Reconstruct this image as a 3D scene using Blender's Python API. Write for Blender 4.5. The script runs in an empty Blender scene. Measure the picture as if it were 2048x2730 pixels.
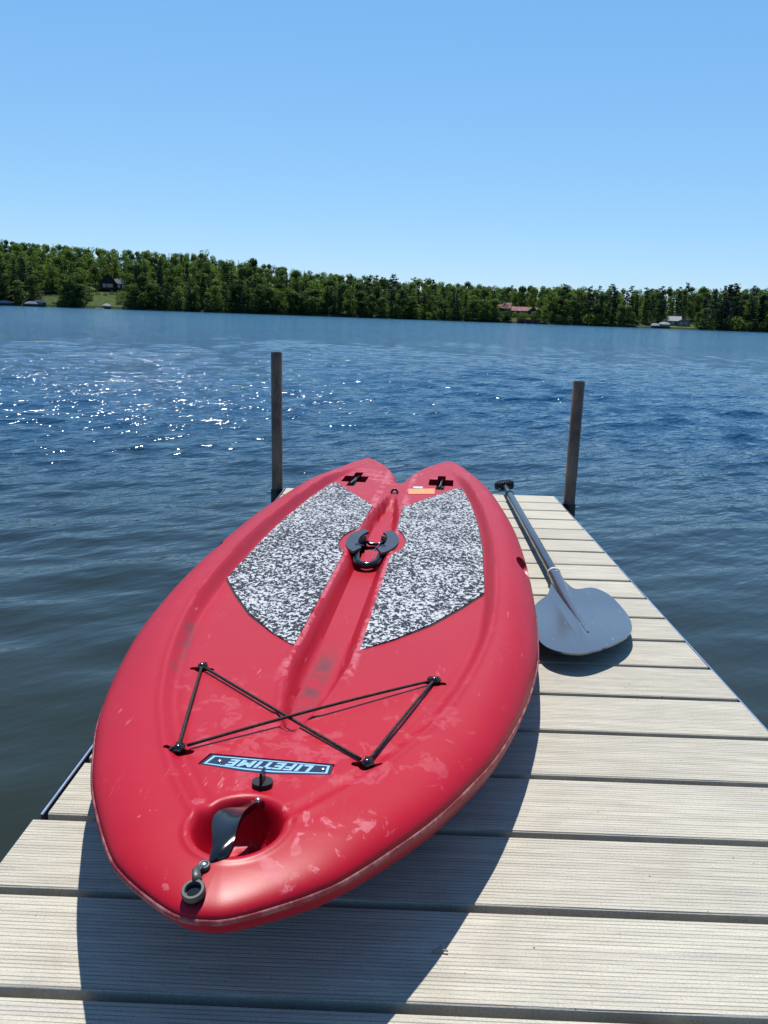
import bpy, bmesh, math, random
import numpy as np
from mathutils import Matrix, Vector
random.seed(7); rng = np.random.default_rng(7)
R = math.radians
scene = bpy.context.scene
COL = scene.collection

# ------------------------------------------------------------------ frames
# The dock slopes about one degree down towards its far end: RW turns dock coordinates into level world ones.
RW = Matrix(((0.999969, 0.000132, -0.007864, 0), (0, 0.999858, 0.016826, 0), (0.007865, -0.016825, 0.999828, 0), (0, 0, 0, 1)))
CR = Vector((0.999372, 0.023424, 0.026592)); CU = Vector((-0.031257, 0.229065, 0.972909)); CF = Vector((-0.016698, 0.973129, -0.229653))
CC = Vector((-0.097811, 0.0, 0.698986))

# ------------------------------------------------------------------ camera
cd = bpy.data.cameras.new('camera'); cam = bpy.data.objects.new('camera', cd); COL.objects.link(cam)
cd.sensor_fit = 'VERTICAL'; cd.sensor_height = 36.0; cd.sensor_width = 27.0; cd.lens = 27.195
cd.clip_start = 0.02; cd.clip_end = 9000
M = Matrix.Identity(4)
for i in range(3):
    M[i][0] = CR[i]; M[i][1] = CU[i]; M[i][2] = -CF[i]; M[i][3] = CC[i]
cam.matrix_world = RW @ M
scene.camera = cam
CW = RW @ CC
def az_of(px):                       # compass angle (clockwise from +Y) of a column of the photograph at the horizon
    py = 805 + 72 * px / 2048.0
    d = (RW.to_3x3() @ (CF + CR * ((px - 1024) / 2062.3) - CU * ((py - 1365) / 2062.3)))
    return math.atan2(d.x, d.y)
AZS = np.array([az_of(p) for p in range(-1000, 3001, 50)]); PXS = np.arange(-1000, 3001, 50)
def px_of(a): return np.interp(a, AZS, PXS)

# ------------------------------------------------------------------ light
SUN_EL, SUN_AZ = 62.5, -2.0
w = bpy.data.worlds.new('World'); scene.world = w; w.use_nodes = True
nt = w.node_tree; bg = nt.nodes['Background']
sky = nt.nodes.new('ShaderNodeTexSky'); sky.sky_type = 'NISHITA'; sky.sun_disc = False
sky.sun_elevation = R(SUN_EL); sky.sun_rotation = R(SUN_AZ); sky.altitude = 300
sky.air_density = 1.0; sky.dust_density = 0.0; sky.ozone_density = 3.0
EXPOSURE = 0.5; EV = 2 ** EXPOSURE
# the clear sky with the phone camera's own softer tone response, the same in every direction
sp = nt.nodes.new('ShaderNodeSeparateColor'); cb = nt.nodes.new('ShaderNodeCombineColor'); nt.links.new(sky.outputs[0], sp.inputs[0])
for ch, (g, A) in enumerate(((0.78, 0.68), (0.58, 0.845), (0.42, 1.06))):
    a_ = nt.nodes.new('ShaderNodeMath'); a_.operation = 'MULTIPLY'; a_.inputs[1].default_value = 0.105; nt.links.new(sp.outputs[ch], a_.inputs[0])
    p_ = nt.nodes.new('ShaderNodeMath'); p_.operation = 'POWER'; p_.inputs[1].default_value = g; nt.links.new(a_.outputs[0], p_.inputs[0])
    b_ = nt.nodes.new('ShaderNodeMath'); b_.operation = 'MULTIPLY'; b_.inputs[1].default_value = A / (EV * 0.1); nt.links.new(p_.outputs[0], b_.inputs[0])
    nt.links.new(b_.outputs[0], cb.inputs[ch])
nt.links.new(cb.outputs[0], bg.inputs[0]); bg.inputs[1].default_value = 0.1
sl = bpy.data.lights.new('sun', 'SUN'); sl.energy = 5.0; sl.angle = R(0.53); sl.color = (1.0, 0.965, 0.90)
so = bpy.data.objects.new('sun', sl); COL.objects.link(so)
sd = Vector((math.cos(R(SUN_EL)) * math.sin(R(SUN_AZ)), math.cos(R(SUN_EL)) * math.cos(R(SUN_AZ)), math.sin(R(SUN_EL))))
so.rotation_euler = sd.to_track_quat('Z', 'Y').to_euler()
so.location = (-20, 100, 200)
vs = scene.view_settings
vs.view_transform = 'Standard'; vs.look = 'None'; vs.gamma = 1.0; vs.use_curve_mapping = False; vs.exposure = EXPOSURE
scene.render.engine = 'CYCLES'
scene.cycles.use_denoising = True
scene.cycles.max_bounces = 8; scene.cycles.sample_clamp_indirect = 6.0
scene.cycles.caustics_reflective = False; scene.cycles.caustics_refractive = False
scene.cycles.transparent_max_bounces = 8

# ------------------------------------------------------------------ helpers
def tag(o, label=None, cat=None, group=None, kind=None):
    if label: o['label'] = label
    if cat: o['category'] = cat
    if group: o['group'] = group
    if kind: o['kind'] = kind
    return o
def thing(name, loc=(0, 0, 0), rz=0.0, dock=True, **k):
    o = bpy.data.objects.new(name, None); COL.objects.link(o); o.empty_display_size = 0.1
    m = Matrix.Translation(Vector(loc)) @ Matrix.Rotation(rz, 4, 'Z')
    o.matrix_world = (RW @ m) if dock else m
    return tag(o, **k)
def link(name, me, mat=None, parent=None, smooth=False, sharp=None, **k):
    if mat is not None:
        for m in (mat if isinstance(mat, (list, tuple)) else [mat]): me.materials.append(m)
    if smooth:
        me.shade_smooth()
        if sharp is not None: me.set_sharp_from_angle(angle=R(sharp))
    o = bpy.data.objects.new(name, me); COL.objects.link(o)
    if parent is not None: o.parent = parent
    return tag(o, **k)
def mesh_np(name, V, F):
    """V (n,3) array, F list of index arrays (m,3) or (m,4)"""
    me = bpy.data.meshes.new(name); V = np.asarray(V, np.float32)
    if isinstance(F, np.ndarray): F = [F]
    me.vertices.add(len(V)); me.vertices.foreach_set('co', V.ravel())
    li = np.concatenate([f.ravel() for f in F]).astype(np.int32)
    tot = np.concatenate([np.full(len(f), f.shape[1], np.int32) for f in F])
    st = np.concatenate([[0], np.cumsum(tot)[:-1]]).astype(np.int32)
    me.loops.add(len(li)); me.loops.foreach_set('vertex_index', li)
    me.polygons.add(len(tot)); me.polygons.foreach_set('loop_start', st)
    me.update(calc_edges=True); me.validate(); return me
class MB:
    def __init__(s): s.v = []; s.f = []
    def add(s, v, f):
        n = len(s.v); s.v += [tuple(x) for x in v]; s.f += [tuple(i + n for i in q) for q in f]; return s
    def box(s, x0, x1, y0, y1, z0, z1):
        return s.add([(x0,y0,z0),(x1,y0,z0),(x1,y1,z0),(x0,y1,z0),(x0,y0,z1),(x1,y0,z1),(x1,y1,z1),(x0,y1,z1)],
                     [(0,3,2,1),(4,5,6,7),(0,1,5,4),(1,2,6,5),(2,3,7,6),(3,0,4,7)])
    def prism(s, pts, z0, z1, fr=None):
        n = len(pts); v = [(p[0], p[1], z0) for p in pts] + [(p[0], p[1], z1) for p in pts]
        if fr is not None: v = [tuple(fr @ Vector(q)) for q in v]
        f = [tuple(range(n))[::-1], tuple(range(n, 2 * n))] + [(i, (i + 1) % n, n + (i + 1) % n, n + i) for i in range(n)]
        return s.add(v, f)
    def tube(s, path, rad, n=8, caps=True, flat=1.0):
        P = [Vector(p) for p in path]; k = len(P); rads = rad if isinstance(rad, (list, tuple)) else [rad] * k
        vs_, up = [], None
        for i, p in enumerate(P):
            t = (P[min(i + 1, k - 1)] - P[max(i - 1, 0)]).normalized()
            if up is None: up = Vector((0, 0, 1)) if abs(t.z) < 0.9 else Vector((1, 0, 0))
            a = t.cross(up).normalized(); b = a.cross(t).normalized(); up = b
            for j in range(n):
                th = 2 * math.pi * j / n
                vs_.append(p + a * math.cos(th) * rads[i] + b * math.sin(th) * rads[i] * flat)
        f = [(i * n + j, i * n + (j + 1) % n, (i + 1) * n + (j + 1) % n, (i + 1) * n + j) for i in range(k - 1) for j in range(n)]
        if caps: f += [tuple(range(n))[::-1], tuple((k - 1) * n + j for j in range(n))]
        return s.add(vs_, f)
    def ball(s, c, r, n=12, m=8, sc=(1, 1, 1)):
        v = [(c[0], c[1], c[2] - r * sc[2])]
        for i in range(1, m):
            ph = -math.pi / 2 + math.pi * i / m
            v += [(c[0] + r * sc[0] * math.cos(ph) * math.cos(2 * math.pi * j / n), c[1] + r * sc[1] * math.cos(ph) * math.sin(2 * math.pi * j / n), c[2] + r * sc[2] * math.sin(ph)) for j in range(n)]
        v.append((c[0], c[1], c[2] + r * sc[2]))
        f = [(0, 1 + (j + 1) % n, 1 + j) for j in range(n)]
        for i in range(m - 2):
            a = 1 + i * n; f += [(a + j, a + (j + 1) % n, a + n + (j + 1) % n, a + n + j) for j in range(n)]
        a = 1 + (m - 2) * n; f += [(a + j, a + (j + 1) % n, len(v) - 1) for j in range(n)]
        return s.add(v, f)
    def mesh(s, name):
        me = bpy.data.meshes.new(name); me.from_pydata(s.v, [], s.f)
        bm = bmesh.new(); bm.from_mesh(me); bmesh.ops.recalc_face_normals(bm, faces=bm.faces); bm.to_mesh(me); bm.free()
        return me
    def build(s, name, mat=None, parent=None, **k): return link(name, s.mesh(name), mat, parent, **k)

# ------------------------------------------------------------------ materials
class NT:
    def __init__(s, name):
        s.m = bpy.data.materials.new(name); s.m.use_nodes = True; s.t = s.m.node_tree; s.b = s.t.nodes['Principled BSDF']
    def n(s, typ, ins=None, **props):
        x = s.t.nodes.new('ShaderNode' + typ)
        for k, v in props.items(): setattr(x, k, v)
        for k, v in (ins or {}).items():
            if isinstance(v, bpy.types.NodeSocket): s.t.links.new(v, x.inputs[k])
            else: x.inputs[k].default_value = v
        return x
    def set(s, **kw):
        for k, v in kw.items():
            k = k.replace('_', ' ')
            k = {'Base': 'Base Color', 'Spec': 'Specular IOR Level'}.get(k, k)
            if isinstance(v, bpy.types.NodeSocket): s.t.links.new(v, s.b.inputs[k])
            else: s.b.inputs[k].default_value = v
        return s
    def coord(s, scale=(1, 1, 1), loc=(0, 0, 0), rot=(0, 0, 0), out='Object'):
        tc = s.n('TexCoord'); return s.n('Mapping', {'Vector': tc.outputs[out], 'Scale': scale, 'Location': loc, 'Rotation': rot}).outputs[0]
    def noise(s, vec, scale, detail=4, rough=0.5, dist=0.0):
        return s.n('TexNoise', {'Vector': vec, 'Scale': scale, 'Detail': detail, 'Roughness': rough, 'Distortion': dist}).outputs['Fac']
    def ramp(s, fac, stops, interp='LINEAR'):
        r = s.n('ValToRGB', {'Fac': fac}); e = r.color_ramp; e.interpolation = interp
        while len(e.elements) < len(stops): e.elements.new(0.5)
        for el, (p, c) in zip(e.elements, stops): el.position = p; el.color = c if len(c) == 4 else (*c, 1)
        return r.outputs['Color']
    def math(s, op, a, b=0.0, c=0.0, clamp=False):
        x = s.n('Math', operation=op, use_clamp=clamp)
        for i, v in enumerate((a, b, c)):
            if isinstance(v, bpy.types.NodeSocket): s.t.links.new(v, x.inputs[i])
            else: x.inputs[i].default_value = v
        return x.outputs[0]
    def step(s, x, lo, hi):
        return s.n('MapRange', {'Value': x, 'From Min': lo, 'From Max': hi, 'To Min': 0.0, 'To Max': 1.0}, interpolation_type='SMOOTHSTEP').outputs[0]
    def mix(s, fac, a, b, bt='MIX'):
        x = s.n('Mix', data_type='RGBA', blend_type=bt)
        for i, v in ((0, fac), (6, a), (7, b)):
            if isinstance(v, bpy.types.NodeSocket): s.t.links.new(v, x.inputs[i])
            else: x.inputs[i].default_value = v if (i == 0 or len(v) == 4) else (*v, 1)
        return x.outputs[2]
    def bump(s, h, strength=0.3, dist=0.01, normal=None):
        ins = {'Height': h, 'Strength': strength, 'Distance': dist}
        if normal is not None: ins['Normal'] = normal
        return s.n('Bump', ins).outputs[0]

def simple(name, col, rough=0.5, metal=0.0, vary=0.0, spec=0.5, scale=30):
    m = NT(name); m.set(Roughness=rough, Metallic=metal, Spec=spec)
    if vary:
        n = m.noise(m.coord(), scale, 5, 0.6)
        m.set(Base=m.mix(n, tuple(c * (1 - vary) for c in col), tuple(min(1, c * (1 + vary)) for c in col)))
        m.set(Roughness=m.n('MapRange', {'Value': n, 'To Min': max(0.03, rough * 0.75), 'To Max': min(1, rough * 1.3)}).outputs[0])
    else: m.set(Base=(*col, 1))
    return m.m

# ---- water
def mat_water():
    m = NT('lake_water')
    tc = m.n('TexCoord').outputs['Object']
    geo = m.n('NewGeometry').outputs['Position']
    dist = m.n('VectorMath', {0: geo}, operation='LENGTH').outputs['Value']
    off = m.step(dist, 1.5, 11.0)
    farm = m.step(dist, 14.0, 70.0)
    r1 = m.n('VectorRotate', {'Vector': tc, 'Angle': R(-36)}, rotation_type='Z_AXIS').outputs[0]
    r2 = m.n('VectorRotate', {'Vector': tc, 'Angle': R(-44)}, rotation_type='Z_AXIS').outputs[0]
    v1 = m.n('Mapping', {'Vector': r1, 'Scale': (0.42, 1.0, 1.0)}).outputs[0]
    v2 = m.n('Mapping', {'Vector': r2, 'Scale': (0.5, 1.0, 1.0)}).outputs[0]
    n0 = m.noise(v2, 17.0, 2, 0.5); n1 = m.noise(v1, 7.5, 3, 0.5); n2 = m.noise(v2, 2.3, 3, 0.55); n3 = m.noise(v1, 0.9, 3, 0.5)
    h = m.math('MULTIPLY', n1, m.math('MULTIPLY', m.math('MULTIPLY_ADD', off, 0.052, 0.006), m.math('MULTIPLY_ADD', farm, -0.55, 1.0)))
    h = m.math('ADD', h, m.math('MULTIPLY', n0, m.math('MULTIPLY', off, 0.026)))
    paw = m.step(m.noise(v2, 1.7, 2, 0.5), 0.46, 0.68)
    h = m.math('ADD', h, m.math('MULTIPLY', m.noise(v1, 13.0, 1, 0.4), m.math('MULTIPLY', m.math('MULTIPLY', off, paw), m.math('MULTIPLY_ADD', farm, -0.034, 0.040))))
    h = m.math('ADD', h, m.math('MULTIPLY', n2, m.math('MULTIPLY_ADD', farm, 0.22, 0.0)))
    h = m.math('ADD', h, m.math('MULTIPLY', n3, m.math('MULTIPLY', farm, 0.22)))
    m.set(Normal=m.bump(h, 1.0, 1.0), Roughness=m.math('MULTIPLY_ADD', off, 0.055, 0.035), IOR=1.333)
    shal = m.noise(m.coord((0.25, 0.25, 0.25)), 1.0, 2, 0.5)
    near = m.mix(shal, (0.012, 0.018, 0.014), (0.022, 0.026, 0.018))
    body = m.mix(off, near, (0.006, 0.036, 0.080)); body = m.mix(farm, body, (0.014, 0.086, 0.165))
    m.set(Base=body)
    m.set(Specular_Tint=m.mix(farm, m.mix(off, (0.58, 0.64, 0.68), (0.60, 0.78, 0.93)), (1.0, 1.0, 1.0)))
    return m.m
M_WATER = mat_water()

# ---- dock planks: ribbed, brushed composite boards, pale grey beige
def mat_plank():
    m = NT('ribbed_composite_board')
    oi = m.n('ObjectInfo').outputs['Random']
    tc = m.n('TexCoord').outputs['Object']
    off = m.n('CombineXYZ', {'X': m.math('MULTIPLY', oi, 37.0), 'Y': m.math('MULTIPLY', oi, 11.0), 'Z': 0.0}).outputs[0]
    vec = m.n('VectorMath', {0: tc, 1: off}, operation='ADD').outputs[0]
    sy = m.n('SeparateXYZ', {0: tc}).outputs['Y']
    wob = m.noise(m.n('Mapping', {'Vector': vec, 'Scale': (2.2, 12, 1)}).outputs[0], 1.0, 3, 0.6)
    ph = m.math('ADD', m.math('MULTIPLY', sy, 1.0 / 0.0056), m.math('MULTIPLY', wob, 0.9))
    fr = m.math('FRACT', ph)
    d = m.math('ABSOLUTE', m.math('SUBTRACT', fr, 0.5))
    brk = m.noise(m.n('Mapping', {'Vector': vec, 'Scale': (9, 130, 1)}).outputs[0], 1.0, 3, 0.55)
    wid = m.math('MULTIPLY_ADD', brk, 0.34, 0.0)
    line = m.math('SUBTRACT', 1.0, m.step(d, 0.02, wid))
    line = m.math('MULTIPLY', line, m.step(brk, 0.28, 0.55))
    streak = m.noise(m.n('Mapping', {'Vector': vec, 'Scale': (5, 90, 1)}).outputs[0], 1.0, 6, 0.65)
    grain = m.noise(m.n('Mapping', {'Vector': vec, 'Scale': (330, 520, 300)}).outputs[0], 1.0, 2, 0.6)
    big = m.noise(m.n('Mapping', {'Vector': vec, 'Scale': (5, 38, 1)}).outputs[0], 1.0, 5, 0.65)
    c = m.mix(m.step(streak, 0.3, 0.7), (0.322, 0.294, 0.238), (0.436, 0.402, 0.324))
    c = m.mix(m.math('MULTIPLY', m.step(big, 0.54, 0.72), 0.5), c, (0.285, 0.272, 0.285))
    c = m.mix(m.math('MULTIPLY', m.step(grain, 0.45, 0.75), 0.42), c, (0.17, 0.16, 0.13))
    c = m.mix(m.math('MULTIPLY', m.step(grain, 0.55, 0.25), 0.25), c, (0.47, 0.45, 0.39))
    c = m.mix(m.math('MULTIPLY', line, 0.55), c, (0.085, 0.075, 0.055))
    stn = m.noise(vec, 6.5, 5, 0.65, 0.4)
    c = m.mix(m.math('MULTIPLY', m.step(stn, 0.52, 0.70), 0.22), c, (0.20, 0.175, 0.14))
    spk = m.n('TexVoronoi', {'Vector': vec, 'Scale': 42.0}).outputs['Distance']
    c = m.mix(m.math('MULTIPLY', m.math('LESS_THAN', spk, 0.055), m.step(stn, 0.45, 0.6)), c, (0.05, 0.04, 0.03))
    tone = m.math('MULTIPLY_ADD', oi, 0.17, 0.90)
    c = m.mix(1.0, c, m.n('CombineXYZ', {'X': tone, 'Y': tone, 'Z': tone}).outputs[0], 'MULTIPLY')
    h = m.math('SUBTRACT', m.math('MULTIPLY', grain, 0.35), line)
    m.set(Base=c, Roughness=0.75, Normal=m.bump(h, 0.55, 0.0012), Spec=0.3)
    return m.m
M_PLANK = mat_plank()
M_ALU = simple('anodised_rail', (0.75, 0.78, 0.85), 0.25, 1.0, 0.1)
M_ALU_IN = simple('rail_inner_face', (0.05, 0.055, 0.075), 0.5, 0.5, 0.2)
M_BEAM = simple('treated_beam', (0.16, 0.13, 0.09), 0.8, 0, 0.3)

def mat_pipe():
    m = NT('weathered_steel_pipe')
    v = m.coord((1, 1, 0.35)); n = m.noise(v, 22, 6, 0.65); n2 = m.noise(m.coord((1, 1, 0.15)), 60, 4, 0.6)
    c = m.mix(m.step(n, 0.35, 0.7), (0.085, 0.052, 0.032), (0.20, 0.128, 0.078))
    c = m.mix(m.math('MULTIPLY', m.step(n2, 0.6, 0.75), 0.6), c, (0.085, 0.042, 0.028))
    m.set(Base=c, Metallic=0.0, Spec=0.25, Roughness=m.n('MapRange', {'Value': n, 'To Min': 0.42, 'To Max': 0.65}).outputs[0], Normal=m.bump(n2, 0.25, 0.002))
    return m.m
M_PIPE = mat_pipe()

# ---- board plastic
def mat_red():
    m = NT('red_moulded_plastic')
    tc = m.n('TexCoord').outputs['Object']
    sx = m.n('SeparateXYZ', {0: tc}); X, Y, Z = sx.outputs
    col = m.mix(m.noise(tc, 3.0, 3, 0.5), (0.275, 0.0018, 0.010), (0.33, 0.0026, 0.014))
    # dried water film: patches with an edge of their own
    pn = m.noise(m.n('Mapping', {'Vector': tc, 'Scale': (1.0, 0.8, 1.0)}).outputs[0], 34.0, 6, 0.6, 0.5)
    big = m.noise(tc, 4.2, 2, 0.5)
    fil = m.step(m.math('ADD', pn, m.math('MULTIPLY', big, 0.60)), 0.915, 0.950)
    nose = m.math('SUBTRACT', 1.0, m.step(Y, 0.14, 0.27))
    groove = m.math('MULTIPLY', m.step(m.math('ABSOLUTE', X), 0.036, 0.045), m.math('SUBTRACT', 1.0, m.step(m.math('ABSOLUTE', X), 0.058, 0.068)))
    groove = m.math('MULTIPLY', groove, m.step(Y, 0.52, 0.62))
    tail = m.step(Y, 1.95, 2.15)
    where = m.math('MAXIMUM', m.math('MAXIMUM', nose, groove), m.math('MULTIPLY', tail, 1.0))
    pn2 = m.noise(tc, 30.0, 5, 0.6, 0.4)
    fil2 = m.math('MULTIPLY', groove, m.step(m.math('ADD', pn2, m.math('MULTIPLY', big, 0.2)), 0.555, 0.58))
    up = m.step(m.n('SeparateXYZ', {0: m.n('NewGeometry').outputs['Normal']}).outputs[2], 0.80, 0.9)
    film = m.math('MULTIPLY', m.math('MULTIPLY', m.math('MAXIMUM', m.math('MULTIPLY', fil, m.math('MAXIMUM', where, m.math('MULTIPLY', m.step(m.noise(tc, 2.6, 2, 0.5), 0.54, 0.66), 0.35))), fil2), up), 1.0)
    # fine scuffs running mostly lengthwise
    sc = m.noise(m.n('Mapping', {'Vector': tc, 'Scale': (1.0, 0.10, 1.0), 'Rotation': (0, 0, R(22))}).outputs[0], 150.0, 3, 0.7)
    scf = m.math('MULTIPLY', m.step(sc, 0.62, 0.72), m.step(m.noise(tc, 7.0, 3, 0.6), 0.5, 0.66))
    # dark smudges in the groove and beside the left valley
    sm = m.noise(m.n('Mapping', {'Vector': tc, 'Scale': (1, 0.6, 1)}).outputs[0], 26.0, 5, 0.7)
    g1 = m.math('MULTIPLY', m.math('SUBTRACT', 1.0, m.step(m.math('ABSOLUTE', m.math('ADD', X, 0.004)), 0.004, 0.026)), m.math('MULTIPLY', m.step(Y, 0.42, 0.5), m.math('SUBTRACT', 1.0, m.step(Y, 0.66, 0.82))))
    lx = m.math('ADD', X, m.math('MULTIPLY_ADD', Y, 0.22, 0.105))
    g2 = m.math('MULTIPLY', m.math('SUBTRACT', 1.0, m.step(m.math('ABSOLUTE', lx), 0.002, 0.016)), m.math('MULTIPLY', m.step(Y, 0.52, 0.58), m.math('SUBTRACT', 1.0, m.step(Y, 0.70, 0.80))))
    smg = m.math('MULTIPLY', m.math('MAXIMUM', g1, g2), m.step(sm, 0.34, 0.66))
    # sand specks
    vo = m.n('TexVoronoi', {'Vector': tc, 'Scale': 85.0, 'Randomness': 1.0})
    spk = m.math('MULTIPLY', m.math('LESS_THAN', vo.outputs['Distance'], 0.13), m.step(m.noise(tc, 6.0, 3, 0.6), 0.56, 0.66))
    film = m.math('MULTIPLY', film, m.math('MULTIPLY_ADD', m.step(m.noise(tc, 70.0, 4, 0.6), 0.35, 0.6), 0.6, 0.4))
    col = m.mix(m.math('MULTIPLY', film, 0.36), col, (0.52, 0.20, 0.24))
    col = m.mix(m.math('MULTIPLY', scf, 0.42), col, (0.55, 0.26, 0.29))
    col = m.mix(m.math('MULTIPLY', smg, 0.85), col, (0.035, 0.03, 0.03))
    col = m.mix(m.math('MULTIPLY', spk, 0.8), col, (0.10, 0.04, 0.03))
    ro = m.math('MULTIPLY_ADD', m.noise(tc, 9.0, 4, 0.6), 0.12, 0.34)
    ro = m.math('ADD', ro, m.math('MULTIPLY', film, 0.10))
    h = m.math('ADD', m.math('MULTIPLY', m.noise(tc, 420.0, 3, 0.6), 0.10), m.math('MULTIPLY', m.noise(tc, 14.0, 2, 0.5), 1.0))
    m.set(Base=col, Roughness=ro, Normal=m.bump(h, 0.30, 0.0016), Spec=0.22)
    m.set(**{'Subsurface_Weight': 0.0})
    return m.m
M_RED = mat_red()
def mat_seam():
    m = NT('scuffed_parting_seam'); tc = m.coord((1, 1, 1)); n = m.noise(tc, 40, 5, 0.65)
    m.set(Base=m.mix(m.step(n, 0.4, 0.7), (0.20, 0.006, 0.014), (0.33, 0.12, 0.11)), Roughness=0.5, Normal=m.bump(n, 0.5, 0.003)); return m.m
M_SEAM = mat_seam()
def mat_pad():
    m = NT('speckled_traction_pad')
    tc = m.n('TexCoord').outputs['Object']
    v = m.n('Mapping', {'Vector': tc, 'Scale': (1.0, 0.75, 1.0), 'Rotation': (0, 0, R(25))}).outputs[0]
    n = m.noise(v, 128.0, 2, 0.65, 0.6); n2 = m.noise(v, 260.0, 2, 0.6)
    f = m.math('ADD', m.math('MULTIPLY', n, 0.8), m.math('MULTIPLY', n2, 0.2))
    f = m.math('ADD', f, m.math('MULTIPLY', m.math('SUBTRACT', m.noise(tc, 9.0, 2, 0.5), 0.5), 0.10))
    c = m.ramp(f, [(0.0, (0.008, 0.010, 0.016)), (0.502, (0.012, 0.015, 0.025)), (0.514, (0.10, 0.105, 0.12)), (0.530, (0.36, 0.37, 0.385)), (1.0, (0.46, 0.47, 0.485))])
    m.set(Base=c, Roughness=0.62, Normal=m.bump(m.math('ADD', n2, n), 0.6, 0.0012), Spec=0.12)
    return m.m
M_PAD = mat_pad()
M_BLACK = simple('black_glossy_plastic', (0.006, 0.006, 0.007), 0.16, 0, 0.3)
M_BLACKM = simple('black_matt_rubber', (0.010, 0.010, 0.012), 0.5, 0, 0.3, 0.2)
M_GREYP = simple('grey_rubber_plug', (0.036, 0.038, 0.033), 0.42, 0, 0.25)
M_STEEL = simple('stainless_screw', (0.6, 0.6, 0.6), 0.25, 1.0)
M_NAVY = simple('navy_badge', (0.010, 0.014, 0.030), 0.25, 0)
M_PALEB = simple('pale_blue_print', (0.20, 0.36, 0.50), 0.35, 0)
M_ORANGE = simple('orange_registration_label', (0.60, 0.17, 0.045), 0.6, 0, 0.12)
M_GREENW = simple('pale_green_label', (0.30, 0.48, 0.41), 0.6, 0, 0.1)
def mat_rope():
    m = NT('black_bungee_cord'); n = m.n('TexVoronoi', {'Vector': m.coord((1, 1, 1)), 'Scale': 420.0}).outputs['Distance']
    m.set(Base=m.mix(m.step(n, 0.25, 0.6), (0.004, 0.0035, 0.0035), (0.035, 0.028, 0.025)), Roughness=0.7, Spec=0.15, Normal=m.bump(n, 0.5, 0.001)); return m.m
M_ROPE = mat_rope()
def mat_blade():
    m = NT('scratched_dark_blade'); tc = m.coord()
    n = m.noise(m.coord((1, 1, 1)), 8, 4, 0.6)
    w1 = m.noise(m.coord((130, 16, 1), rot=(0, 0, R(35))), 1.0, 4, 0.7); w2 = m.noise(m.coord((110, 20, 1), rot=(0, 0, R(-28))), 1.0, 4, 0.7)
    s = m.math('MULTIPLY', m.math('MAXIMUM', m.step(w1, 0.60, 0.72), m.step(w2, 0.62, 0.74)), m.step(n, 0.47, 0.60))
    m.set(Base=m.mix(m.math('MULTIPLY', s, 0.40), (0.165, 0.178, 0.200), (0.50, 0.54, 0.60)), Metallic=0.7, Roughness=m.math('MULTIPLY_ADD', s, 0.2, 0.17), Spec=0.75, Coat_Weight=0.0, Normal=m.bump(m.math('ADD', n, s), 0.12, 0.002))
    return m.m
M_BLADE = mat_blade()
M_SHAFT = simple('black_satin_shaft', (0.09, 0.098, 0.115), 0.20, 0.7, 0.2, 0.6)
M_CLEAR = simple('frosted_white_ring', (0.42, 0.42, 0.41), 0.3, 0)

# ================================================================== LAKE
CX, CY = CW.x, CW.y
WZ = -0.45
def build_lake():
    nr, na = 820, 470
    r = np.geomspace(0.5, 305, nr); r = np.concatenate([[0.0], r, np.array([340, 420, 600, 1000, 2000, 4500.])])
    a_f = np.linspace(-R(37), R(37), na); a_b = np.linspace(R(37), R(360 - 37), 60)[1:-1]
    a = np.concatenate([a_f, a_b]); n = len(a)
    RR, AA = np.meshgrid(r, a, indexing='ij')
    X = CX + RR * np.sin(AA); Y = CY + RR * np.cos(AA)
    dr = np.gradient(r)[:, None] * np.ones_like(AA)
    Z = np.zeros_like(X); DX = np.zeros_like(X); DY = np.zeros_like(X)
    K = 84; rg = np.random.default_rng(11)
    lam = np.geomspace(0.07, 1.15, K) * rg.uniform(0.93, 1.07, K)
    lee = 0.50 + 0.60 * np.clip((RR - 1.5) / 9.0, 0, 1) ** 1.0
    patch = 0.0
    for k in range(5):
        th = rg.uniform(0, 6.28); L = rg.uniform(5, 16); patch = patch + np.sin(2 * np.pi / L * (X * np.cos(th) * 0.6 + Y * np.sin(th)) + rg.uniform(0, 6.28))
    lee = lee * (1 + 0.16 * patch)
    for k in range(K):
        th = R(104) + rg.normal(0, R(26)); l = lam[k]; kk = 2 * np.pi / l
        sl = 0.0235 * (1.2 if l < 0.45 else 0.75 if l < 0.8 else 0.42)
        wgt = np.clip((l / dr - 2.4) / 2.0, 0, 1)
        if l < 0.3: wgt = wgt * np.clip((RR - 1.2) / 5.0, 0.08, 1)
        amp = sl / kk * 1.4142 * wgt * lee
        ph = kk * (X * np.cos(th) + Y * np.sin(th)) + rg.uniform(0, 6.283)
        Z += amp * np.sin(ph); DX += -0.75 * amp * np.cos(th) * np.cos(ph) * -1; DY += 0.75 * amp * np.sin(th) * np.cos(ph)
    fade = (np.abs(AA) < R(36.9)) * (RR < 300)
    X = X + DX * fade; Y = Y + DY * fade
    V = np.stack([X, Y, WZ + Z * fade], -1).reshape(-1, 3)
    i = np.arange(len(r) - 1)[:, None] * n; j = np.arange(n)[None, :]; j2 = (j + 1) % n
    F = np.stack([i + j, i + j2, i + n + j2, i + n + j], -1).reshape(-1, 4)[:, ::-1]
    me = mesh_np('lake_water', V, F)
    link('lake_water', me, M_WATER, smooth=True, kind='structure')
build_lake()

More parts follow.
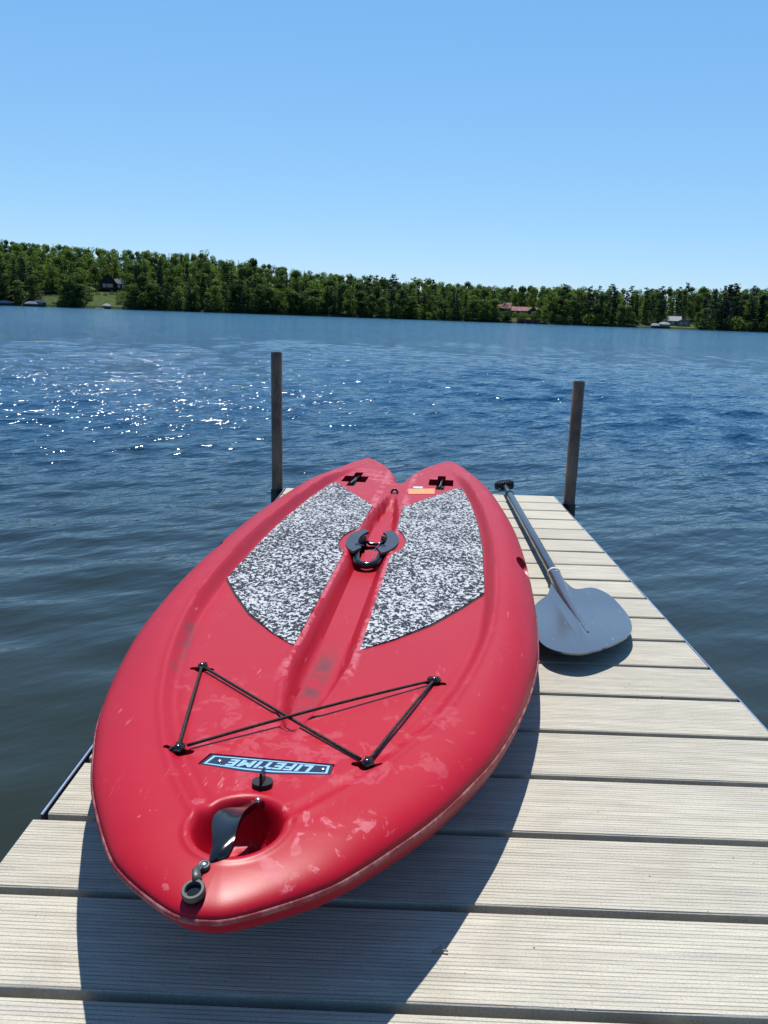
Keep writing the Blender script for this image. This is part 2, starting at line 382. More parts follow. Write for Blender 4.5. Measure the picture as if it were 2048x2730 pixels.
# ================================================================== FAR SHORE
D0 = 300.0
sky_px = [-900, 0, 250, 530, 680, 800, 950, 1050, 1170, 1360, 1500, 1670, 1850, 2050, 3000]
sky_h = 0.87 * np.array([140, 137, 131, 130, 119, 105, 95, 89, 89, 83, 84, 84, 91, 92, 95]) * 1.2345 / 2062 * D0
def skyH(a): return np.interp(px_of(a), sky_px, sky_h)
def ramp(s): return np.clip(np.maximum(s, 0) / 95.0, 0, 1.0) ** 0.85
def ground(a, s):
    top = skyH(a) * (D0 + 95) / D0 - 11.0
    g = np.maximum(top, 4.0) * ramp(s)
    g = g * (1 + 0.10 * np.sin(a * 37) * np.clip(s / 40, 0, 1)) + 0.25 * np.clip(s, 0, 1.5) - np.maximum(s - 130, 0) * 0.02
    # level lawn by the cottage at the right
    px = px_of(a); k = np.exp(-((px - 1815) / 45.0) ** 4) * np.clip((26 - s) / 10, 0, 1)
    g = g * (1 - k) + k * (0.35 + 0.05 * np.maximum(s, 0))
    return WZ + g
def PT(px, s, dz=0.0):
    a = float(az_of(px)); D = D0 + s
    return Vector((CX + D * math.sin(a), CY + D * math.cos(a), float(ground(np.array(a), np.array(float(s)))) + dz))

def build_land():
    a = np.linspace(R(-60), R(60), 361); s = np.concatenate([[-3.0, -0.6, 0.0, 0.5, 1.5], np.linspace(3, 150, 50), [200, 300, 600, 1500, 4000]])
    S, A = np.meshgrid(s, a, indexing='ij')
    D = D0 + S + 0.8 * np.sin(A * 90) + 0.5 * np.sin(A * 233)
    Z = np.where(S < 0, WZ - 0.5, ground(A, S) + 0.1)
    V = np.stack([CX + D * np.sin(A), CY + D * np.cos(A), Z], -1).reshape(-1, 3); n = len(a)
    i = np.arange(len(s) - 1)[:, None] * n; j = np.arange(n - 1)[None, :]
    F = np.stack([i + j, i + j + 1, i + n + j + 1, i + n + j], -1).reshape(-1, 4)[:, ::-1]
    m = NT('forest_floor'); nn = m.noise(m.coord((0.3, 0.3, 0.3)), 1.0, 5, 0.6)
    m.set(Base=m.mix(nn, (0.012, 0.02, 0.008), (0.04, 0.055, 0.02)), Roughness=0.95, Spec=0.1)
    link('far_shore_hillside', mesh_np('far_shore_hillside', V, F), m.m, smooth=True, kind='structure')
build_land()

def lawn(name, px0, px1, s0, s1, col):
    a = np.linspace(az_of(px0), az_of(px1), 24); s = np.linspace(s0, s1, 20); S, A = np.meshgrid(s, a, indexing='ij')
    e = 1.2 * np.sin(A * 420) + 0.8 * np.sin(A * 977)
    D = D0 + S + e * (S > s0 + 1) ; D2 = D + 0.8 * np.sin(A * 90) + 0.5 * np.sin(A * 233)
    V = np.stack([CX + D2 * np.sin(A), CY + D2 * np.cos(A), ground(A, D - D0) + 0.22], -1).reshape(-1, 3); n = len(a)
    i = np.arange(len(s) - 1)[:, None] * n; j = np.arange(n - 1)[None, :]
    F = np.stack([i + j, i + j + 1, i + n + j + 1, i + n + j], -1).reshape(-1, 4)[:, ::-1]
    m = NT(name); nn = m.noise(m.coord((0.35, 0.35, 0.35)), 1.0, 5, 0.65)
    m.set(Base=m.mix(m.step(nn, 0.3, 0.7), tuple(c * 0.55 for c in col), col), Roughness=0.95, Spec=0.1, Normal=m.bump(m.noise(m.coord(), 2.0, 4, 0.6), 0.6, 0.3))
    link(name, mesh_np(name, V, F), m.m, smooth=True, kind='structure')
lawn('lawn_below_lodge', 232, 336, 0.8, 40, (0.050, 0.075, 0.018))
lawn('lawn_beside_boat_lifts', 118, 172, 0.8, 12, (0.045, 0.072, 0.017))
lawn('lawn_beside_cottage', 1782, 1858, 0.8, 14, (0.085, 0.135, 0.024))
lawn('lawn_below_red_roofed_house', 1368, 1442, 0.8, 20, (0.035, 0.062, 0.015))

# ---- trees
def mat_leaf(name, c0, c1, tr=0.25):
    m = NT(name)
    oi = m.n('ObjectInfo').outputs['Random']
    n = m.math('ADD', m.math('MULTIPLY', m.noise(m.n('NewGeometry').outputs['Position'], 0.5, 3, 0.6), 0.45), m.math('MULTIPLY', m.noise(m.n('NewGeometry').outputs['Position'], 0.09, 2, 0.5), 0.6))
    f = m.math('ADD', m.math('MULTIPLY', n, 0.75), m.math('MULTIPLY', oi, 0.55), clamp=True)
    c = m.mix(m.step(f, 0.25, 0.95), c0, c1)
    m.set(Base=c, Roughness=0.75, Spec=0.06)
    tl = m.n('BsdfTranslucent', {'Color': m.mix(1.0, c, (1.5, 1.7, 0.7), 'MULTIPLY')})
    mx = m.n('MixShader', {0: tr, 1: m.b.outputs[0], 2: tl.outputs[0]})
    m.t.links.new(mx.outputs[0], m.t.nodes['Material Output'].inputs['Surface'])
    return m.m
ML = {'birch': mat_leaf('aspen_leaves', (0.040, 0.062, 0.020), (0.100, 0.140, 0.040), 0.42),
      'maple': mat_leaf('maple_leaves', (0.022, 0.043, 0.016), (0.070, 0.104, 0.034), 0.38),
      'spruce': mat_leaf('spruce_needles', (0.005, 0.013, 0.010), (0.015, 0.029, 0.016), 0.08),
      'pine': mat_leaf('white_pine_needles', (0.008, 0.020, 0.014), (0.021, 0.038, 0.022), 0.1)}
M_BARK = simple('tree_bark', (0.10, 0.085, 0.07), 0.9, 0, 0.4, 0.2, 2.0)

def quads(C, size, rg, up=0.35, flat=None, N=None):
    """one small bent leaf clump (2 tris) per centre, random facing"""
    n = len(C); nrm = rg.normal(size=(n, 3)); nrm[:, 2] = np.abs(nrm[:, 2]) + up
    if N is not None: nrm = nrm * 0.55 + np.asarray(N) * 0.9
    if flat is not None: nrm[:, :2] *= flat
    nrm /= np.linalg.norm(nrm, axis=1)[:, None]
    t = rg.normal(size=(n, 3)); t -= (t * nrm).sum(1)[:, None] * nrm; t /= np.linalg.norm(t, axis=1)[:, None]
    b = np.cross(nrm, t); s = (size * rg.uniform(0.6, 1.3, n))[:, None]
    V = np.stack([C + t * s, C + b * s * rg.uniform(0.5, 1.0, (n, 1)), C - t * s * rg.uniform(0.7, 1.1, (n, 1)), C - b * s * rg.uniform(0.5, 1.0, (n, 1)) - nrm * s * 0.3], 1).reshape(-1, 3)
    F = np.arange(4 * n).reshape(-1, 4)
    return V, F
# unit trees: height 1, scaled on placement; crown sizes below are for a height of ~12 m
def crown_round(rg, n=1000, base=0.04, wid=0.25):
    lob = []
    for k in range(22):
        z = rg.uniform(base + 0.08, 0.92); rr = wid * 0.75 * math.sin(math.pi * min(1, (z - base) / (1 - base) * 0.8 + 0.18)) ; th = rg.uniform(0, 6.28)
        lob.append((rr * rg.uniform(0.2, 1) * math.cos(th), rr * rg.uniform(0.2, 1) * math.sin(th), z, rg.uniform(0.065, 0.12)))
    lob.append((0, 0, 0.90, 0.09))
    P = []; NN = []
    for _ in range(n):
        l = lob[rg.integers(len(lob))]; d = rg.normal(size=3); d /= np.linalg.norm(d); rad = l[3] * rg.uniform(0.55, 1.0) ** 0.5
        P.append((l[0] + d[0] * rad * 1.1, l[1] + d[1] * rad * 1.1, l[2] + d[2] * rad)); NN.append(d)
    P = np.array(P); P[:, 2] = np.clip(P[:, 2], 0.04, 1.0)
    return quads(P, 0.0235, rg, 0.1, None, NN)
def crown_spruce(rg, n=700, wid=0.105):
    z = 1 - rg.uniform(0, 1, n) ** 0.62 * 0.93; tier = np.floor(z * 17) / 17 + rg.uniform(0, 0.02, n)
    rr = (1 - tier) ** 0.85 * wid * (0.35 + 0.65 * rg.uniform(0, 1, n) ** 0.5) + 0.004; th = rg.uniform(0, 6.28, n)
    C = np.stack([rr * np.cos(th), rr * np.sin(th), tier - rr * 0.35], 1)
    return quads(C, 0.019, rg, 0.3, None, np.stack([np.cos(th) * .8, np.sin(th) * .8, 0.6 + 0 * th], 1))
def crown_pine(rg, n=640):
    P = []
    for k in range(16):
        z = 0.34 + 0.64 * k / 15 + rg.uniform(-0.02, 0.02); th = rg.uniform(0, 6.28); L = (0.20 * (1 - (z - 0.34) / 0.9) + 0.02) * rg.uniform(0.6, 1.25)
        for _ in range(n // 16):
            t = rg.uniform(0.1, 1) ** 0.6; P.append((L * t * math.cos(th) + rg.normal(0, 0.022), L * t * math.sin(th) + rg.normal(0, 0.022), z + 0.03 * t + rg.normal(0, 0.012)))
    return quads(np.array(P), 0.020, rg, 0.9)
def crown_bush(rg, n=420):
    P = rg.normal(size=(n, 3)); P /= np.linalg.norm(P, axis=1)[:, None]; P *= rg.uniform(0.5, 1, (n, 1)) ** 0.4
    P = P * np.array([0.42, 0.42, 0.46]) + np.array([0, 0, 0.5]) + 0.05 * np.sin(P[:, [1, 2, 0]] * 9)
    P[:, 2] = np.clip(P[:, 2], 0.02, 1.1)
    return quads(P, 0.052, rg)
def trunk_mb(h, r, rg, limbs=4):
    b = MB(); b.tube([(0, 0, -0.05), (rg.normal(0, .005), rg.normal(0, .005), h * .5), (rg.normal(0, .01), rg.normal(0, .01), h)], [r, r * .7, r * .25], 5)
    for k in range(limbs):
        z = rg.uniform(0.3, 0.75) * h; th = rg.uniform(0, 6.28); L = 0.12
        b.tube([(0, 0, z), (L * math.cos(th), L * math.sin(th), z + 0.1)], [r * .4, r * .12], 3, False)
    return b
KINDS = {}
for kind, fn, args in (('birch', crown_round, dict(wid=0.23)), ('maple', crown_round, dict(wid=0.28, n=1300)), ('spruce', crown_spruce, {}), ('pine', crown_pine, {}), ('bush', crown_bush, {})):
    L = []
    for k in range(4 if kind in ('birch', 'maple') else 3):
        rg = np.random.default_rng(100 + 17 * k + len(kind) * 3)
        V, F = fn(rg, **args); mat = ML['birch' if (kind == 'bush' and k % 2) else 'maple' if kind == 'bush' else kind]
        cme = mesh_np(kind + '_crown', V, F); cme.materials.append(mat)
        tme = trunk_mb(0.9 if kind != 'bush' else 0.5, 0.011 if kind != 'bush' else 0.02, rg).mesh(kind + '_trunk'); tme.materials.append(M_BARK)
        L.append((cme, tme, V, F))
    KINDS[kind] = L

# openings that stay free of trees: (px0, px1, s0, s1)
CLEAR = [(228, 340, -1, 46), (118, 172, -1, 13), (1368, 1446, -1, 7), (1700, 1772, -1, 3), (1766, 1862, -1, 15), (-20, 34, -1, 2.5), (60, 126, -1, 4), (1330, 1440, 18, 36)]
LOWFRONT = [(1338, 1440, 5.0)]
def blocked(px, s): return any(a - 4 < px < b + 4 and c < s < d for a, b, c, d in CLEAR)
ZONES = [(-1e9, 118, 'behind the far left boat lifts'), (118, 228, 'left of the lodge'), (228, 345, 'around the lodge'),
         (345, 720, 'between lodge and left post'), (720, 1040, 'right of the left post'), (1040, 1330, 'left of the red-roofed house'),
         (1330, 1445, 'around the red-roofed house'), (1445, 1690, 'right of the red-roofed house'), (1690, 1870, 'behind the grey cottage'), (1870, 1e9, 'right of the grey cottage')]
DESC = {'birch': ('bright green aspen', 'aspen_tree'), 'maple': ('dark round maple', 'maple_tree'), 'spruce': ('blackish spruce', 'spruce_tree'), 'pine': ('ragged white pine', 'pine_tree'), 'bush': ('low rounded shrub', 'shoreline_shrub')}
ORD = ['leftmost', 'second', 'third', 'fourth', 'fifth', 'sixth', 'seventh', 'eighth', 'ninth', 'tenth', 'eleventh', 'twelfth', 'thirteenth', 'fourteenth', 'fifteenth', 'sixteenth', 'seventeenth', 'eighteenth', 'nineteenth', 'twentieth']
def where_of(s): return 'by the water' if s < 5.5 else 'on the low slope' if s < 19 else 'on the hillside'
def zone_of(px): return next(z for a0, a1, z in ZONES if a0 <= px < a1)
plan = []   # (kind, px, s, h)
rg = np.random.default_rng(5)
rows = [(0.8, 17, 0.30), (3.0, 24, 0.55), (7.0, 24, 0.70), (13, 24, 0.80), (21, 22, 0.85), (30, 21, 0.9), (41, 20, 0.95), (52, 19, 1), (64, 18, 1), (77, 17, 1), (90, 16, 1), (104, 16, 1)]
for (s0, step, hf) in rows:
    px = -60.0
    while px < 2110:
        px += step * rg.uniform(0.6, 1.4); s = max(0.5, s0 + rg.normal(0, 1.2 + s0 * 0.03))
        if blocked(px, s): continue
        a = az_of(px); Hs = float(skyH(a)); g = float(ground(np.array(a), np.array(s))) - WZ
        room = Hs * (D0 + s) / D0 - g          # height that would just reach the skyline
        if s0 < 2:
            kind = 'bush' if rg.uniform() < 0.7 else 'birch'; h = rg.uniform(2.6, 5.2)
        else:
            right = px > 1500
            kind = rg.choice(['birch', 'maple', 'spruce', 'pine'], p=[0.22, 0.24, 0.40, 0.14] if right else [0.36, 0.30, 0.31, 0.03])
            if s0 > 45 and kind == 'pine': kind = 'birch'
            h = rg.uniform(8, 13.5) * hf ** 0.5 * (1.3 if kind == 'spruce' and s0 < 25 else 1.0)
            h *= 1 + 0.12 * math.sin(px * 0.021 + s * 0.11) * math.sin(px * 0.0077 + 1.3)
            lim = rg.uniform(0.80, 1.02)
            if rg.uniform() < 0.10 and px > 900: lim = rg.uniform(1.03, 1.13); h *= 1.35; kind = 'pine' if rg.uniform() < .45 else kind
            h = min(h, room * lim)
            if s0 > 80: h = room * rg.uniform(0.90, 1.03)
            h = max(h, 4.5)
        for a0, a1, hm in LOWFRONT:
            if a0 < px < a1 and s < 18: h = min(h, hm * rg.uniform(0.5, 1.0)); kind = 'bush' if h < 4 else kind
        plan.append((kind, px, s, h))
# trees one can single out against the sky
SPECIAL = [('maple', 552, 60, 'broad open-crowned maple standing highest above the left ridge'), ('maple', 676, 55, 'round-topped maple rising from the ridge above the left post'),
           ('pine', 1043, 8, 'tall dark white pine standing above the middle of the forest'), ('pine', 996, 40, 'small-topped pine peeking over the ridge left of the tall middle pine'),
           ('spruce', 1006, 14, 'thin black spruce left of the tall middle pine'), ('spruce', 961, 85, 'little conical spruce on the ridge line in the middle'),
           ('birch', 1492, 30, 'tall sparse aspen sticking up right of the red-roofed house'), ('birch', 1506, 32, 'second sparse aspen sticking up right of the red-roofed house'),
           ('pine', 1946, 12, 'flat-armed white pine leaning over the trees at the right'), ('spruce', 2023, 5, 'tall black spruce near the right edge of the photo'),
           ('spruce', 1633, 8, 'slim dark spruce between the red-roofed house and the cottage'), ('pine', 1755, 10, 'dark pine behind the white boat lifts'), ('pine', 1725, 12, 'dark full pine left of the pines behind the boat lifts'),
           ('pine', 1797, 18, 'dark pine rising directly above the grey cottage'), ('maple', 1386, 45, 'dome-shaped maple above the red-roofed house'), ('maple', 1440, 34, 'big rounded maple right behind the red-roofed house'),
           ('maple', 200, 3, 'large bushy maple hanging over the shore left of the lodge lawn'), ('maple', 176, 6, 'bright bushy maple left of the large shoreline maple'), ('birch', 258, 34, 'upright pale tree just left of the lodge'),
           ('birch', 352, 22, 'pale leafy aspen just right of the lodge'), ('birch', 1860, 4, 'bright green shrubby aspen right of the cottage')]
SPH = {552: 1.10, 676: 1.06, 1043: 1.12, 996: 1.06, 1006: 0.93, 961: 1.04, 1492: 1.13, 1506: 1.09, 1946: 1.08, 2023: 1.0, 1633: 0.93, 1755: 1.03, 1725: 1.03, 1797: 1.0, 1386: 1.03, 1440: 1.04, 200: 0.58, 176: 0.55, 258: 0.72, 352: 0.62, 1860: 0.45}
def place_tree(kind, px, s, h, label=None, group=None):
    d, nm = DESC[kind]; i = rg.integers(len(KINDS[kind])); cme, tme, V, F = KINDS[kind][i]
    wf = 12.0 / h if (kind in ('birch', 'maple') and h < 12) else 1.0
    wf = min(wf, 1.5) * (rg.uniform(1.0, 1.5) if kind == 'maple' else rg.uniform(0.95, 1.3))
    p = PT(px, s, -0.15)
    e = bpy.data.objects.new(nm, None); COL.objects.link(e)
    e.location = p; e.rotation_euler = (rg.normal(0, 0.03), rg.normal(0, 0.03), rg.uniform(0, 6.28)); e.scale = (h * wf, h * wf, h)
    tag(e, label, 'shrub' if kind == 'bush' else 'tree', group)
    for n_, me in (('trunk', tme), ('crown', cme)):
        o = bpy.data.objects.new(n_, me); COL.objects.link(o); o.parent = e
for i_, (px_, s_, h_) in enumerate(((246, 19, 2.2), (262, 22, 1.8), (283, 20, 1.6), (300, 24, 2.0), (322, 17, 3.2), (318, 6, 2.4), (331, 10, 4.0), (240, 9, 2.6), (1383, 12, 2.2), (1400, 10, 3.0), (1421, 13, 2.6), (1434, 9, 3.4))):
    LAWN = 'lodge lawn' if px_ < 700 else 'slope below the red-roofed house'
    SPECIAL.append(('bush', px_ + 0.001 * i_, s_, f'{ORD[i_ % 8]} small rounded shrub on the {LAWN}, counted from the left' if False else f'{["tiny", "small", "little", "modest", "leafy", "low", "broad", "squat", "tiny", "small", "leafy", "broad"][i_]} shrub on the {LAWN}, {["left edge", "left of middle", "middle", "right of middle", "upper right", "lower right", "right edge", "lower left edge", "far left", "left of middle", "right of middle", "far right"][i_]}')); SPH[px_ + 0.001 * i_] = -h_
for kind, px, s, lab in SPECIAL:
    a = az_of(px); h = float(skyH(a)) * (D0 + s) / D0 * SPH[px] - (float(ground(np.array(a), np.array(float(s)))) - WZ)
    if SPH[px] < 0: h = -SPH[px]
    place_tree(kind, px, s, h if kind == 'bush' else max(h, 4), lab, 'shrubs on the far lawns' if kind == 'bush' else None)
plan.sort(key=lambda t: t[2])
single = [t for t in plan if -12 < t[1] < 2060][:276]; ids = set(map(id, single))
plan += []
fam = {}
for t in single: fam.setdefault((t[0], where_of(t[2]), zone_of(t[1])), []).append(t)
for (kind, wh, z), L in fam.items():
    L.sort(key=lambda t: t[1]); d = DESC[kind][0]
    for i, t in enumerate(L):
        if len(L) == 1: lab = f'the only {d} {wh}, {z}'
        elif i == 0: lab = f'leftmost {d} {wh}, {z}'
        elif i == len(L) - 1: lab = f'rightmost {d} {wh}, {z}'
        else: lab = f'{ORD[min(i, 19)]} {d} {wh}, {z}'
        place_tree(*t, lab, f'{d} growth {wh} {z}')
# the rest of the wood, one mass
VV, FF, MI, base = [], [], [], 0
mats = [ML['birch'], ML['maple'], ML['spruce'], ML['pine'], M_BARK]; mi = {'birch': 0, 'maple': 1, 'spruce': 2, 'pine': 3, 'bush': 1}
for t in plan:
    if id(t) in ids: continue
    kind, px, s, h = t; c, tm, V, F = KINDS[kind][rg.integers(len(KINDS[kind]))]
    q = PT(px, s, -0.15); th = rg.uniform(0, 6.28); cs, sn = math.cos(th), math.sin(th); wf = h * rg.uniform(0.9, 1.3)
    W = np.stack([(V[:, 0] * cs - V[:, 1] * sn) * wf + q.x, (V[:, 0] * sn + V[:, 1] * cs) * wf + q.y, V[:, 2] * h + q.z], 1)
    VV.append(W); FF.append(F + base); base += len(W); MI.append(np.full(len(F), mi[kind], np.int32))
me = mesh_np('forest', np.concatenate(VV), np.concatenate(FF))
for m_ in mats: me.materials.append(m_)
me.polygons.foreach_set('material_index', np.concatenate(MI)); me.update()
link('forest', me, kind='stuff', label='dense mixed forest covering the upper slope of the far shore', cat='forest')

# ---- houses and lake furniture on the far shore
def facing(px): return -az_of(px)
M_DARKWOOD = simple('dark_log_wall', (0.025, 0.015, 0.014), 0.8, 0, 0.3, 0.3, 2)
M_SLATE = simple('grey_roof_metal', (0.060, 0.066, 0.075), 0.85, 0.0, 0.15, 0.2, 1)
M_REDROOF = simple('weathered_red_roof', (0.13, 0.040, 0.032), 0.8, 0, 0.2, 0.4, 1)
M_REDROOF2 = simple('glossy_red_roof', (0.15, 0.035, 0.038), 0.7, 0, 0.15, 0.2, 1)
M_GLASS = simple('window_glass', (0.03, 0.04, 0.05), 0.08, 0, 0, 0.8)
M_GREYWALL = simple('grey_siding', (0.11, 0.13, 0.145), 0.8, 0, 0.1, 0.3, 2)
M_BROWN = simple('brown_siding', (0.07, 0.042, 0.03), 0.8, 0, 0.2, 0.3, 2)
M_WHITE = simple('white_canvas', (0.60, 0.61, 0.62), 0.6, 0, 0.05)
_t = M_WHITE.node_tree; _tr = _t.nodes.new('ShaderNodeBsdfTranslucent'); _tr.inputs[0].default_value = (0.75, 0.75, 0.75, 1); _mx = _t.nodes.new('ShaderNodeMixShader'); _mx.inputs[0].default_value = 0.6
_t.links.new(_t.nodes['Principled BSDF'].outputs[0], _mx.inputs[1]); _t.links.new(_tr.outputs[0], _mx.inputs[2]); _t.links.new(_mx.outputs[0], _t.nodes['Material Output'].inputs['Surface'])
M_PINKW = simple('faded_pink_canvas', (0.36, 0.27, 0.27), 0.6, 0, 0.08)
M_TRIM = simple('pale_trim', (0.05, 0.045, 0.04), 0.6)
def gable(b, x0, x1, y0, y1, z0, z1, axis='x', t=0.15, ov=0.4):
    """roof slabs: ridge along axis"""
    if axis == 'x':
        ym = (y0 + y1) / 2
        for s in (-1, 1):
            ye = (y0 - ov) if s < 0 else (y1 + ov); zd = (z1 - z0) / abs(ym - (y0 if s < 0 else y1)) * ov
            b.add([(x0-ov, ye, z0-zd), (x1+ov, ye, z0-zd), (x1+ov, ym, z1), (x0-ov, ym, z1), (x0-ov, ye, z0-zd-t), (x1+ov, ye, z0-zd-t), (x1+ov, ym, z1-t), (x0-ov, ym, z1-t)], [(0,1,2,3),(7,6,5,4),(0,4,5,1),(1,5,6,2),(2,6,7,3),(3,7,4,0)])
    else:
        xm = (x0 + x1) / 2
        for s in (-1, 1):
            xe = (x0 - ov) if s < 0 else (x1 + ov); zd = (z1 - z0) / abs(xm - (x0 if s < 0 else x1)) * ov
            b.add([(xe, y0-ov, z0-zd), (xe, y1+ov, z0-zd), (xm, y1+ov, z1), (xm, y0-ov, z1), (xe, y0-ov, z0-zd-t), (xe, y1+ov, z0-zd-t), (xm, y1+ov, z1-t), (xm, y0-ov, z1-t)], [(0,1,2,3),(7,6,5,4),(0,4,5,1),(1,5,6,2),(2,6,7,3),(3,7,4,0)])
    return b
def gwall(b, x0, x1, y0, y1, zb, z0, z1, axis='x'):
    if axis == 'x':
        ym = (y0 + y1) / 2; prof = [(y0, zb), (y1, zb), (y1, z0), (ym, z1), (y0, z0)]
        v = [(x0, y, z) for y, z in prof] + [(x1, y, z) for y, z in prof]
    else:
        xm = (x0 + x1) / 2; prof = [(x0, zb), (x1, zb), (x1, z0), (xm, z1), (x0, z0)]
        v = [(x, y0, z) for x, z in prof] + [(x, y1, z) for x, z in prof]
    return b.add(v, [(0,1,2,3,4),(9,8,7,6,5)] + [(i, (i+1) % 5, 5 + (i+1) % 5, 5 + i) for i in range(5)])
def window(parent, x0, x1, y, z0, z1):
    f = MB(); t = 0.08
    f.box(x0-t, x1+t, y-0.06, y, z0-t, z0).box(x0-t, x1+t, y-0.06, y, z1, z1+t).box(x0-t, x0, y-0.06, y, z0, z1).box(x1, x1+t, y-0.06, y, z0, z1)
    w_ = f.build('window', M_TRIM, parent); MB().box(x0, x1, y-0.03, y-0.01, z0, z1).build('pane', M_GLASS, w_); return w_
# lodge: facade faces us (local -y), front gable on the left half, side roof at the right
L0 = thing('lodge', PT(305, 36), facing(305), dock=False, label='dark log lodge with grey metal roof on the lawn up the left hillside', cat='house')
L0.location.z -= 0.2
gwall(gwall(MB(), -4.8, 1.0, -4.0, 3.0, 0, 3.3, 6.3, 'y'), 1.0, 5.6, -2.5, 3.0, 0, 3.0, 4.6, 'x').build('wall', M_DARKWOOD, L0)
rf = gable(gable(MB(), -4.8, 1.0, -4.0, 3.0, 3.3, 6.4, 'y'), 1.0, 5.6, -2.5, 3.0, 3.0, 4.7, 'x').build('roof', M_SLATE, L0)
MB().box(2.6, 3.2, 0.6, 1.2, 3.8, 5.5).build('chimney', M_DARKWOOD, rf)
for x0, x1 in ((-3.9, -2.6), (-2.3, -0.2), (1.6, 2.6), (3.2, 4.6)): window(L0, x0, x1, -4.0 if x1 < 1 else -2.5, 1.0, 2.5)
dk = MB().box(-5.2, 6.0, -5.6, -4.05, 0.0, 0.25)
for i in range(9): dk.box(-5.15 + i * 1.38, -5.05 + i * 1.38, -5.58, -5.48, 0.25, 1.1)
dk.box(-5.2, 6.0, -5.6, -5.46, 1.1, 1.2).build('porch', M_DARKWOOD, L0)
# red-roofed house
H1 = thing('red_roofed_house', PT(1388, 26), facing(1388), dock=False, label='brown house with long weathered red roof among trees on the right shore', cat='house')
gwall(gwall(MB(), -9.0, -4.4, -2.5, 2.5, 0, 3.6, 5.4, 'x'), -4.0, 6.6, -3.0, 2.5, 0, 2.7, 4.0, 'x').build('wall', M_BROWN, H1)
gable(MB(), -9.0, -4.4, -2.5, 2.5, 3.6, 5.5, 'x').build('roof', M_REDROOF, H1)
gable(gable(MB(), -4.0, 2.2, -3.0, 2.5, 2.7, 4.1, 'x'), 2.8, 6.6, -3.6, 2.5, 2.6, 4.2, 'y').build('roof', M_REDROOF2, H1)
for x0, x1 in ((-8.2, -7.2), (-6.2, -5.2), (-3, -1.8), (-0.8, 0.6)): window(H1, x0, x1, -2.5 if x1 < -4.4 else -3.0, 1.0, 2.2)
window(H1, 3.9, 5.5, -3.6, 0.8, 2.4)
gwall(MB(), 2.8, 6.6, -3.58, -2.0, 0, 2.6, 4.1, 'y').build('porch', M_BROWN, H1)
# red boathouse at the water
B1 = thing('boathouse', PT(1410, 0.2), facing(1410), dock=False, label='low red boathouse with flat roof at the waterline below the red-roofed house', cat='boathouse')
MB().box(-4.2, 4.2, -0.5, 3.0, -0.6, 1.25).build('wall', simple('maroon_boards', (0.14, 0.025, 0.035), 0.7, 0, 0.2), B1)
MB().box(-4.5, 4.5, -0.9, 3.3, 1.25, 1.45).build('roof', M_REDROOF2, B1)
for x in (-2.6, 0.0, 2.6): MB().box(x - 0.9, x + 0.9, -0.54, -0.5, -0.3, 0.9).build('door', M_DARKWOOD, B1)
# grey cottage
G1 = thing('cottage', PT(1809, 9), facing(1809), dock=False, label='small grey cottage with pale gable on the lawn at the right shore', cat='house')
gwall(gwall(MB(), -3.8, 0.4, 0, 4, -0.3, 2.3, 3.6, 'x'), -0.4, 3.8, -2.0, 3, -0.3, 2.0, 2.9, 'y').build('wall', M_GREYWALL, G1)
gable(gable(MB(), -3.8, 0.4, 0, 4, 2.3, 3.7, 'x'), -0.4, 3.8, -2.0, 3, 2.0, 3.0, 'y').build('roof', simple('pale_shingles', (0.14, 0.15, 0.16), 0.7, 0, 0.15), G1)
window(G1, 0.4, 1.4, -2.0, 0.7, 1.7); window(G1, 2.0, 3.0, -2.0, 0.7, 1.7); window(G1, -2.6, -1.6, 0, 0.8, 1.8)
# boat lifts
def boat_lift(px, s, wdt, label, top, height=2.0, boat=True, roofm=None):
    q = PT(px, s); q.z = WZ
    t = thing('boat_lift', q, facing(px), dock=False, label=label, cat='boat lift', group='boat lifts along the far shore')
    for x in (-1, 1):
        for y in (0, 3.2): MB().box(x * wdt / 2 - 0.05, x * wdt / 2 + 0.05, y - 0.05, y + 0.05, -0.6, height).build('post', M_ALU_IN, t)
    c = MB(); n = 8
    v = []; 
    for y in (-0.3, 3.5):
        for k in range(n + 1):
            u = -1 + 2 * k / n; v.append((u * (wdt / 2 + 0.25), y, height + 0.75 * (1 - u * u) ** 0.6))
        for k in range(n + 1):
            u = 1 - 2 * k / n; v.append((u * (wdt / 2 + 0.25), y, height - 0.12))
    m_ = 2 * n + 2; c.add(v, [tuple(range(m_)), tuple(range(m_, 2 * m_))[::-1]] + [(i, (i + 1) % m_, m_ + (i + 1) % m_, m_ + i) for i in range(m_)])
    c.build('canopy', top, t)
    if boat:
        b = thing('moored_boat', q + Vector((0, 0.0, 0)), facing(px), dock=False, label='boat held under the ' + ' '.join(label.split()[:11]), cat='boat')
        hb = MB(); hb.add([(-wdt*.38, 0.3, 0.35), (wdt*.38, 0.3, 0.35), (wdt*.38, 3.0, 0.4), (-wdt*.38, 3.0, 0.4), (-wdt*.42, 0, 0.95), (wdt*.42, 0, 0.95), (wdt*.42, 3.2, 1.0), (-wdt*.42, 3.2, 1.0)], [(3,2,1,0),(4,5,6,7),(0,1,5,4),(1,2,6,5),(2,3,7,6),(3,0,4,7)])
        hb.build('hull', simple('boat_hull_paint', (0.06, 0.07, 0.09), 0.3), b)
        MB().box(-wdt*.2, wdt*.2, 0.9, 1.0, 0.99, 1.35).build('windscreen', M_GLASS, b)
boat_lift(83, -1.5, 3.6, 'white flat-topped boat lift at the far left shore, left of the pinkish one', M_WHITE, 1.0)
boat_lift(107, -0.5, 3.6, 'pinkish domed boat lift at the far left shore, right of the white one', M_PINKW, 1.6)
boat_lift(13, -1.0, 4.2, 'dark boat lift with pale top edge in the far left corner of the shore', simple('slate_canvas', (0.12, 0.13, 0.18), 0.5), 1.0)
